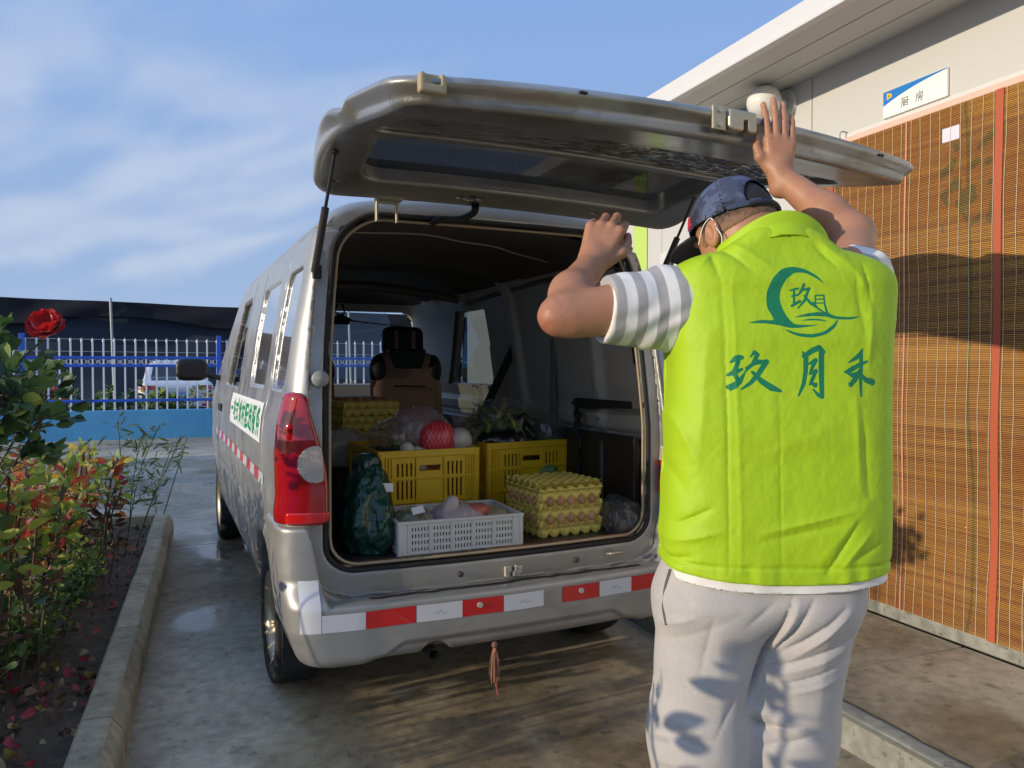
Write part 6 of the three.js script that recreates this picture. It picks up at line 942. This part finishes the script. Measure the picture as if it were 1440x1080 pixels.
// stems: [[x, z, h, lean x, lean z], ...]; leaves: how many on each stem and what they look like
function shrub(name, label, pos, stems, opt, group) {
  const t = thing(name, label, opt.category || 'shrub', pos, 0, group || GROUPS[name]), st = [], rest = new Map(), base = V(...pos), geos = opt.leaf.map((a) => leafGeo(...a)), list = [];
  const up = V(0, 1, 0), q = new THREE.Quaternion(), m4 = new THREE.Matrix4();
  for (const [x, z, h, lx, lz] of stems) {
    const kink = () => rr(-0.03, 0.03), pts = [V(x, -0.03, z), V(x + lx * 0.25 + kink(), h * 0.33, z + lz * 0.25 + kink()), V(x + lx * 0.6 + kink(), h * 0.68, z + lz * 0.6 + kink()), V(x + lx, h, z + lz)], cu = new THREE.CatmullRomCurve3(pts);
    st.push(new THREE.TubeGeometry(cu, 10, opt.thick || 0.005, 5));
    const n = Math.round(opt.n * rr(0.8, 1.2));
    for (let i = 0; i < n; i++) {
      const k = Math.pow(rnd(), opt.bias || 0.6), u = lerp(opt.from ?? 0.25, 1, k), p = cu.getPoint(u), az = rr(0, 6.283), el = rr(opt.el?.[0] ?? -0.2, opt.el?.[1] ?? 0.9), dir = V(Math.cos(az) * Math.cos(el), Math.sin(el), Math.sin(az) * Math.cos(el)), twig = rr(0.01, opt.reach || 0.08) * (1.15 - 0.5 * u);
      const a = p.clone(), b = p.clone().addScaledVector(dir, twig); if (twig > 0.02) st.push(new THREE.TubeGeometry(new THREE.LineCurve3(a, b), 1, 0.0016, 3));
      const nl = opt.cluster || 1;
      for (let c = 0; c < nl; c++) { const d2 = dir.clone().add(V(rr(-0.8, 0.8), rr(-0.5, 0.6), rr(-0.8, 0.8))).normalize(); q.setFromUnitVectors(up, d2); const roll = new THREE.Quaternion().setFromAxisAngle(up, rr(0, 6.283)), s = rr(0.65, 1.15); const cols = opt.colour(u, p); list.push({ g: pick(geos), m: pick(cols), p: b.clone().addScaledVector(dir, rr(0, 0.02)), q: q.clone().multiply(roll), s }); }
    }
  }
  mesh('stem', st, opt.woody ? bark : greenStem, t).userData.kind = st.length > 40 ? 'stuff' : undefined;
  const seen = list.filter((l) => inView(l.p.clone().add(base))).sort((a, b) => a.p.clone().add(base).dot(camFwd) - b.p.clone().add(base).dot(camFwd));
  const single = new Set(seen.slice(0, opt.single ?? 120));
  for (const l of list) {
    if (single.has(l)) { const m = mesh('leaf', l.g, l.m, t); m.position.copy(l.p); m.quaternion.copy(l.q); m.scale.setScalar(l.s); continue; }
    m4.compose(l.p, l.q, V(l.s, l.s, l.s)); const g = l.g.clone().applyMatrix4(m4); if (!rest.has(l.m)) rest.set(l.m, []); rest.get(l.m).push(g);
  }
  if (rest.size) { const gs = [...rest.values()].map((a) => mergeGeometries(a)), all = mergeGeometries(gs, true), mm = new THREE.Mesh(all, [...rest.keys()]); mm.name = 'foliage'; mm.castShadow = mm.receiveShadow = true; mm.userData.kind = 'stuff'; t.add(mm); }
  return t;
}
const fan = (n, r, h0, h1, lean) => Array.from({ length: n }, () => { const a = rr(0, 6.283), k = rnd(); return [Math.cos(a) * r * k, Math.sin(a) * r * k, rr(h0, h1), Math.cos(a) * lean * rr(0.3, 1), Math.sin(a) * lean * rr(0.3, 1)]; });
// petals laid round an axis: a full red rose
function rose(parent, at, R, tilt, colours, name = 'rose_flower') {
  const f = new THREE.Group(); f.name = name; f.position.set(...at); f.rotation.set(...tilt); parent.add(f);
  const petal = (w, h, cup) => { const g = new THREE.PlaneGeometry(1, 1, 6, 5), p = g.attributes.position; for (let i = 0; i < p.count; i++) { const u = p.getX(i) * 2, v = p.getY(i) + 0.5, wd = w * Math.pow(Math.sin(Math.PI * (0.18 + 0.62 * v)), 0.8), x = u * wd / 2, c = cup * (1 - v * 0.75); p.setXYZ(i, x, h * v * Math.cos(c * 0.5), h * v * Math.sin(c) * 0.9 - 0.5 * c * x * x / w + 0.06 * h * Math.sin(u * 3 + v * 4) * v - (v > 0.8 ? 0.12 * h * (v - 0.8) * 5 * (1 - cup) : 0)); } g.computeVertexNormals(); return g; };
  const rings = [[4, 0.35, 0.95, 1.3], [6, 0.62, 1.05, 1.0], [8, 0.85, 1.05, 0.65], [9, 1.0, 1.0, 0.28]];
  rings.forEach(([n, r, h, cup], k) => { for (let i = 0; i < n; i++) { const g = petal(R * 0.95, R * h, cup); const m = mesh('petal', g, pick(colours), f); m.rotation.order = 'YXZ'; m.rotation.set(Math.PI / 2 - cup * 0.95 - rr(-0.1, 0.14), (i / n) * 6.283 + k * 0.5 + rr(-0.12, 0.12), rr(-0.15, 0.15)); m.position.y = 0.0; } });
  const sp = []; for (let i = 0; i < 5; i++) { const g = leafGeo(R * 0.6, R * 0.2, 0.2, 0.9); g.rotateX(1.9); g.rotateY(i * 1.256); sp.push(g); } mesh('sepal', sp, GREEN[1], f);
  return f;
}
const petalRed = [thinLeaf(0.62, 0.012, 0.012), thinLeaf(0.70, 0.02, 0.015), thinLeaf(0.52, 0.008, 0.012)], petalPink = [thinLeaf(0.66, 0.06, 0.09), thinLeaf(0.55, 0.03, 0.05)];
// ---- rose bush at the near left
{
  const lf = [[0.052, 0.036, 0.3, 0.5, 0.06], [0.062, 0.042, 0.25, 0.3, 0.05], [0.042, 0.030, 0.35, 0.7, 0.06]];
  const base = [-0.60, 0.06, -2.42], b = shrub('rose_bush', 'dark leaved rose bush with one open red rose at the left', base,
    [[-0.34, 0.02, 1.36, 0.36, -0.03], [-0.30, -0.05, 1.30, 0.24, 0.05], [-0.36, 0.05, 1.27, 0.48, 0.02], [-0.32, 0.1, 1.30, 0.12, 0.1], [-0.30, -0.1, 1.24, 0.44, -0.16], [-0.38, -0.06, 1.34, 0.04, -0.05], [-0.34, 0.0, 1.20, 0.42, 0.05], [-0.36, 0.05, 1.28, 0.16, 0.02], [-0.30, -0.02, 1.16, 0.46, -0.1]],
    { leaf: lf, n: 40, cluster: 3, from: 0.84, bias: 0.9, reach: 0.16, thick: 0.0032, woody: true, single: 240, colour: (u) => (rnd() < 0.12 ? BRIGHT : GREEN) }, undefined);
  const hd = [0.185, 1.405, -0.03]; mesh('flower_stem', tube([[0.06, 1.26, -0.03], [0.12, 1.32, -0.03], [0.175, 1.375, -0.03], [hd[0], hd[1] - 0.01, hd[2]]], 0.0035, 12, 6), greenStem, b);
  rose(b, hd, 0.05, [0.75, 0.3, 0.25], petalRed);
  mesh('flower_stem', tube([[-0.06, 1.2, 0.03], [0.0, 1.26, 0.04], [0.05, 1.30, 0.02]], 0.003, 10, 6), greenStem, b); rose(b, [0.03, 1.30, -0.02], 0.032, [0.5, 0.2, 0.9], petalPink).userData.label = 'small pinkish red rose half hidden by leaves';
}
// ---- red tipped shrubs along the bed
const redTip = (u, p) => (u > 0.78 ? (rnd() < 0.5 ? REDS : BRIGHT) : u > 0.5 ? (rnd() < 0.3 ? REDS : rnd() < 0.35 ? GREEN : BRIGHT) : rnd() < 0.6 ? DRY : GREEN);
const RT = { leaf: [[0.075, 0.034, 0.3, 0.5], [0.088, 0.038, 0.25, 0.8], [0.06, 0.028, 0.3, 0.3]], n: 34, from: 0.18, bias: 0.6, reach: 0.06, thick: 0.005, woody: true, single: 110, colour: redTip };
shrub('red_tip_shrub', 'red and yellow tipped shrub just behind the rose bush', [-0.82, 0.06, -3.5], fan(15, 0.24, 0.72, 1.0, 0.18), { ...RT, n: 50, single: 160 });
shrub('red_tip_shrub', 'orange leaved shrub in the middle of the flower bed', [-0.86, 0.06, -4.3], fan(16, 0.28, 0.62, 0.92, 0.22), { ...RT, n: 48, single: 140 });
shrub('red_tip_shrub', 'brown stemmed shrub left of the middle of the bed', [-1.25, 0.06, -4.1], fan(11, 0.24, 0.70, 0.98, 0.2), { ...RT, single: 60 });
shrub('red_tip_shrub', 'dry brown shrub beside the far kerb stones', [-0.78, 0.06, -5.15], fan(13, 0.22, 0.55, 0.82, 0.2), { ...RT, n: 30, single: 60, colour: (u) => (u > 0.7 ? redTip(u) : DRY) });
shrub('red_tip_shrub', 'yellow green shrub at the back left of the bed', [-1.55, 0.06, -5.4], fan(12, 0.3, 0.62, 0.95, 0.22), { ...RT, single: 40 });
shrub('red_tip_shrub', 'small red leaved shrub near the end of the bed', [-1.0, 0.06, -6.1], fan(11, 0.26, 0.45, 0.75, 0.2), { ...RT, single: 40 });
// ---- narrow leaved plant leaning over the far kerb
shrub('narrow_leaf_plant', 'slender green plant with narrow leaves at the far kerb corner', [-0.55, 0.06, -5.9], [[0, 0, 0.88, 0.22, 0.0], [0.05, 0.05, 0.78, 0.30, 0.1], [-0.05, 0, 0.92, 0.02, 0.06], [0, 0.1, 0.80, 0.12, 0.2], [-0.08, -0.04, 0.74, -0.14, 0], [0.04, -0.1, 0.70, 0.25, -0.1]], { leaf: [[0.075, 0.014, 0.2, 0.7], [0.09, 0.016, 0.2, 0.9], [0.06, 0.012, 0.2, 0.4]], n: 46, from: 0.4, bias: 0.9, reach: 0.09, thick: 0.0035, single: 80, category: 'plant', colour: () => (rnd() < 0.6 ? [thinLeaf1, thinLeaf2] : GREEN) });

// ---- broad leaved plants and bright weeds at the near left
shrub('broad_leaf_plant', 'light green broad leaved plant at the left edge of the picture', [-1.05, 0.06, -2.85], fan(7, 0.14, 0.45, 0.80, 0.14), { leaf: [[0.085, 0.044, 0.3, 0.5], [0.10, 0.05, 0.25, 0.8], [0.07, 0.038, 0.3, 0.4]], n: 12, from: 0.3, bias: 0.8, reach: 0.07, thick: 0.004, single: 80, category: 'plant', colour: () => (rnd() < 0.6 ? BRIGHT : GREEN) });
shrub('broad_leaf_plant', 'low broad leaved sprout at the lower left of the bed', [-0.95, 0.06, -2.9], fan(5, 0.08, 0.18, 0.42, 0.10), { leaf: [[0.085, 0.042, 0.3, 0.5], [0.07, 0.036, 0.25, 0.8]], n: 8, from: 0.3, bias: 0.8, reach: 0.05, thick: 0.0035, single: 50, category: 'plant', colour: () => (rnd() < 0.5 ? BRIGHT : GREEN) });
const WEED = { leaf: [[0.030, 0.015, 0.3, 0.5], [0.038, 0.018, 0.25, 0.8]], n: 46, from: 0.1, bias: 0.9, reach: 0.05, thick: 0.002, single: 0, category: 'plant', colour: () => (rnd() < 0.7 ? [GREEN[1], GREEN[2], BRIGHT[2]] : BRIGHT) };
shrub('leafy_weed', 'bushy green weed beside the kerb below the red tipped shrub', [-0.78, 0.06, -3.9], fan(20, 0.20, 0.2, 0.42, 0.10), { ...WEED });
shrub('leafy_weed', 'tangled green weed in front of the red tipped shrub', [-1.05, 0.06, -3.5], fan(14, 0.2, 0.15, 0.32, 0.12), { ...WEED });
shrub('leafy_weed', 'low green weed near the kerb at mid bed', [-0.68, 0.06, -4.8], fan(16, 0.16, 0.15, 0.34, 0.1), { ...WEED });
shrub('leafy_weed', 'thin weeds close to the near kerb stones', [-0.95, 0.06, -3.05], fan(5, 0.12, 0.08, 0.16, 0.06), { ...WEED, n: 14 });
// grass and litter on the soil
{
  const bl = leafGeo(0.12, 0.006, 0.1, 0.8), g = new THREE.InstancedMesh(bl, BRIGHT[2], 5200), o = new THREE.Object3D(); g.name = 'grass';
  for (let i = 0; i < 5200; i++) { let x, z; do { x = rr(-2.0, -0.72); z = rr(-6.8, -2.2); } while (fbm(x * 2.2, z * 2.2, 9, 3) < 0.0 + (z > -3.5 ? 0.3 : 0) || (z > -3.35 && rnd() < 0.85)); o.position.set(x, 0.045, z); o.rotation.set(rr(-0.5, 0.5), rr(0, 6.28), rr(-0.5, 0.5)); o.scale.setScalar(rr(0.5, 1.5)); o.updateMatrix(); g.setMatrixAt(i, o.matrix); }
  g.userData.kind = 'stuff'; g.userData.label = 'thin grass blades scattered over the flower bed'; g.castShadow = true; scene.add(g);
  const kinds = [[0.055, 0.03, 0.3, 1.6], [0.07, 0.035, 0.2, 1.1], [0.05, 0.024, 0.4, 2.0]].map((a) => leafGeo(...a)), cols = [...DRY, leafMat(0.34, 0.24, 0.12, 0.8), leafMat(0.40, 0.05, 0.06, 0.7), leafMat(0.30, 0.20, 0.04, 0.7)];
  const near = thing('fallen_leaves', 'dry curled fallen leaves on the soil beside the near kerb', 'leaves', [0, 0, 0]);
  for (let i = 0; i < 260; i++) { const m = mesh('leaf', pick(kinds), pick(cols), near), z = -2.35 - 1.5 * Math.pow(rnd(), 1.2), x = rr(-1.25, -0.43); m.position.set(x, 0.085 + 0.03 * fbm(x * 2.5, z * 2.5, 1, 4), z); m.rotation.set(rr(1.1, 2.0), rr(0, 6.28), rr(-0.6, 0.6)); m.scale.setScalar(rr(0.5, 1.2)); }
  const lg = []; for (let i = 0; i < 900; i++) { const q = pick(kinds).clone(), s = rr(0.4, 1); q.scale(s, s, s); q.rotateX(rr(1.1, 2)); q.rotateY(rr(0, 6.28)); const x = rr(-2.2, -0.43), z = rr(-6.8, -3.2); q.translate(x, 0.075 + 0.03 * fbm(x * 2.5, z * 2.5, 1, 4), z); lg.push(tintGeo(q, pick([[0.13, 0.065, 0.035], [0.20, 0.12, 0.06], [0.08, 0.04, 0.025], [0.30, 0.05, 0.04]]))); }
  const lt = mesh('leaf_litter', lg, new THREE.MeshPhysicalMaterial({ vertexColors: true, roughness: 0.85, side: THREE.DoubleSide })); lt.userData.kind = 'stuff'; lt.userData.label = 'brown leaf litter under the shrubs';
}
// ---- shrubs beyond the frame's left edge; their shadows fall across the bed, the man and the van
shrub('rose_bush', 'tall thin rose bush left of the picture frame near the viewer', [-0.62, 0.06, -1.08], [[0, 0, 0.98, 0.05, 0.04], [0.03, 0.06, 0.86, -0.04, 0.1], [-0.05, -0.05, 0.92, 0.02, -0.10], [0.02, 0.0, 0.74, 0.12, 0.02]], { leaf: [[0.07, 0.034, 0.3, 0.5], [0.085, 0.04, 0.25, 0.3]], n: 9, cluster: 2, from: 0.6, reach: 0.10, thick: 0.0055, single: 0, colour: () => GREEN });
for (const [i, x, z, h] of [[0, -1.9, -2.35, 0.72], [1, -2.2, -2.95, 0.78]]) shrub('garden_shrub', ['loose green shrub', 'leggy green shrub'][i] + ' standing against the unseen low blue wall', [x, 0.06, z], fan(10, 0.25, h * 0.7, h, 0.18), { ...RT, n: 16, single: 0, colour: () => GREEN });
// ---- shrubs behind the far fence
const far = [[-4.6, -17.6, 'yellow green shrub behind the fence beside the dark car'], [-3.4, -17.9, 'orange leaved shrub behind the fence left of the white car'], [-2.2, -17.5, 'green shrub behind the fence in front of the white car'], [-0.9, -17.7, 'dense green shrub behind the fence right of the white car'], [0.6, -17.6, 'small green shrub behind the fence near its blue post'], [2.6, -17.8, 'reddish shrub behind the fence seen through the van'], [-6.2, -17.8, 'dark green shrub behind the fence at the far left']];
far.forEach(([x, z, label], i) => shrub('fence_shrub', label, [x, 0, z], fan(14, 0.5, 0.55, 0.95, 0.25), { ...RT, leaf: [[0.11, 0.06, 0.3, 0.5], [0.13, 0.07, 0.25, 0.8]], n: 40, from: 0.2, single: 0, reach: 0.14, colour: () => (i % 3 === 1 ? [...REDS, ...BRIGHT, ...GREEN] : rnd() < 0.3 ? BRIGHT : GREEN) }));

// ================= CARS BEYOND THE FENCE =================
function car(label, pos, turn, r, g, b, plate) {
  const c = thing('parked_car', label, 'car', pos, turn, 'cars parked beyond the fence'), body = new THREE.MeshPhysicalMaterial({ color: C(r, g, b), roughness: 0.25, clearcoat: 1, metalness: 0.1 });
  const f = (x, y, z) => { const ax = Math.abs(x), lo = rbox(x, y - 0.62, z + 2.1, 0.86 - 0.06 * Math.max(0, y - 0.7), 0.40, 2.12, 0.20); const cab = smax(rbox(x, y - 1.08, z + 2.0, 0.74 - 0.28 * Math.max(0, y - 0.95), 0.44, 1.55, 0.24), Math.max((z + 0.62 + (y - 0.98) * 0.95) * 0.75, (-z - 3.2 + (y - 0.98) * 1.3) * 0.6), 0.08); let d = smin(lo, cab, 0.08); for (const a of [-0.85, -3.35]) d = smax(d, -Math.max(len2(z - a, y - 0.33) - 0.38, 0.6 - ax), 0.02); return d; };
  mesh('body', meshSDF(f, [-0.95, 0.15, -4.3], [0.95, 1.6, 0.15], 0.034), body, c);
  const glass = mat(0.02, 0.022, 0.025, 0.05, { clearcoat: 1 });
  mesh('rear_window', drape(f, (u, v) => [lerp(-0.56 + 0.07 * v, 0.56 - 0.07 * v, u), lerp(1.02, 1.34, v), 0.3], [0, 0, -1], 8, 6, 0.006, 3), glass, c);
  for (const s of [-1, 1]) { mesh('side_window', drape(f, (u, v) => [s * 1.0, lerp(1.02, 1.36, v), lerp(-1.25 - 0.2 * v, -2.95 + 0.45 * v, u)], [-s, 0, 0], 10, 4, 0.006), glass, c); mesh('tail_light', drape(f, (u, v) => [s * lerp(0.42, 0.84, u), lerp(0.80, 0.90, v), 0.3], [0, 0, -1], 8, 3, 0.008), mat(0.5, 0.02, 0.02, 0.15, { clearcoat: 1 }), c); mesh('reflector', drape(f, (u, v) => [s * lerp(0.55, 0.78, u), lerp(0.40, 0.45, v), 0.3], [0, 0, -1], 6, 2, 0.006), mat(0.5, 0.02, 0.02, 0.2), c); for (const a of [-0.85, -3.35]) { const w = new THREE.CylinderGeometry(0.32, 0.32, 0.2, 24); w.rotateZ(Math.PI / 2); w.translate(s * 0.76, 0.32, a); mesh('wheel', w, rubber, c); } }
  mesh('number_plate', drape(f, (u, v) => [lerp(-0.22, 0.22, u), lerp(0.62, 0.75, v), 0.3], [0, 0, -1], 4, 2, 0.012), mat(...plate, 0.4), c);
  mesh('bumper_strip', drape(f, (u, v) => [lerp(-0.7, 0.7, u), lerp(0.28, 0.37, v), 0.3], [0, 0, -1], 8, 2, 0.008), mat(0.04, 0.04, 0.04, 0.6), c);
  return c;
}
car('white car parked tail on behind the picket fence', [-0.72, 0, -20.2], 0.1, 0.78, 0.78, 0.77, [0.25, 0.42, 0.70]);
car('dark grey car parked behind the fence and the orange shrub', [-3.9, 0, -19.8], 0.1, 0.03, 0.032, 0.036, [0.20, 0.30, 0.55]);
renderer.render(scene, camera);
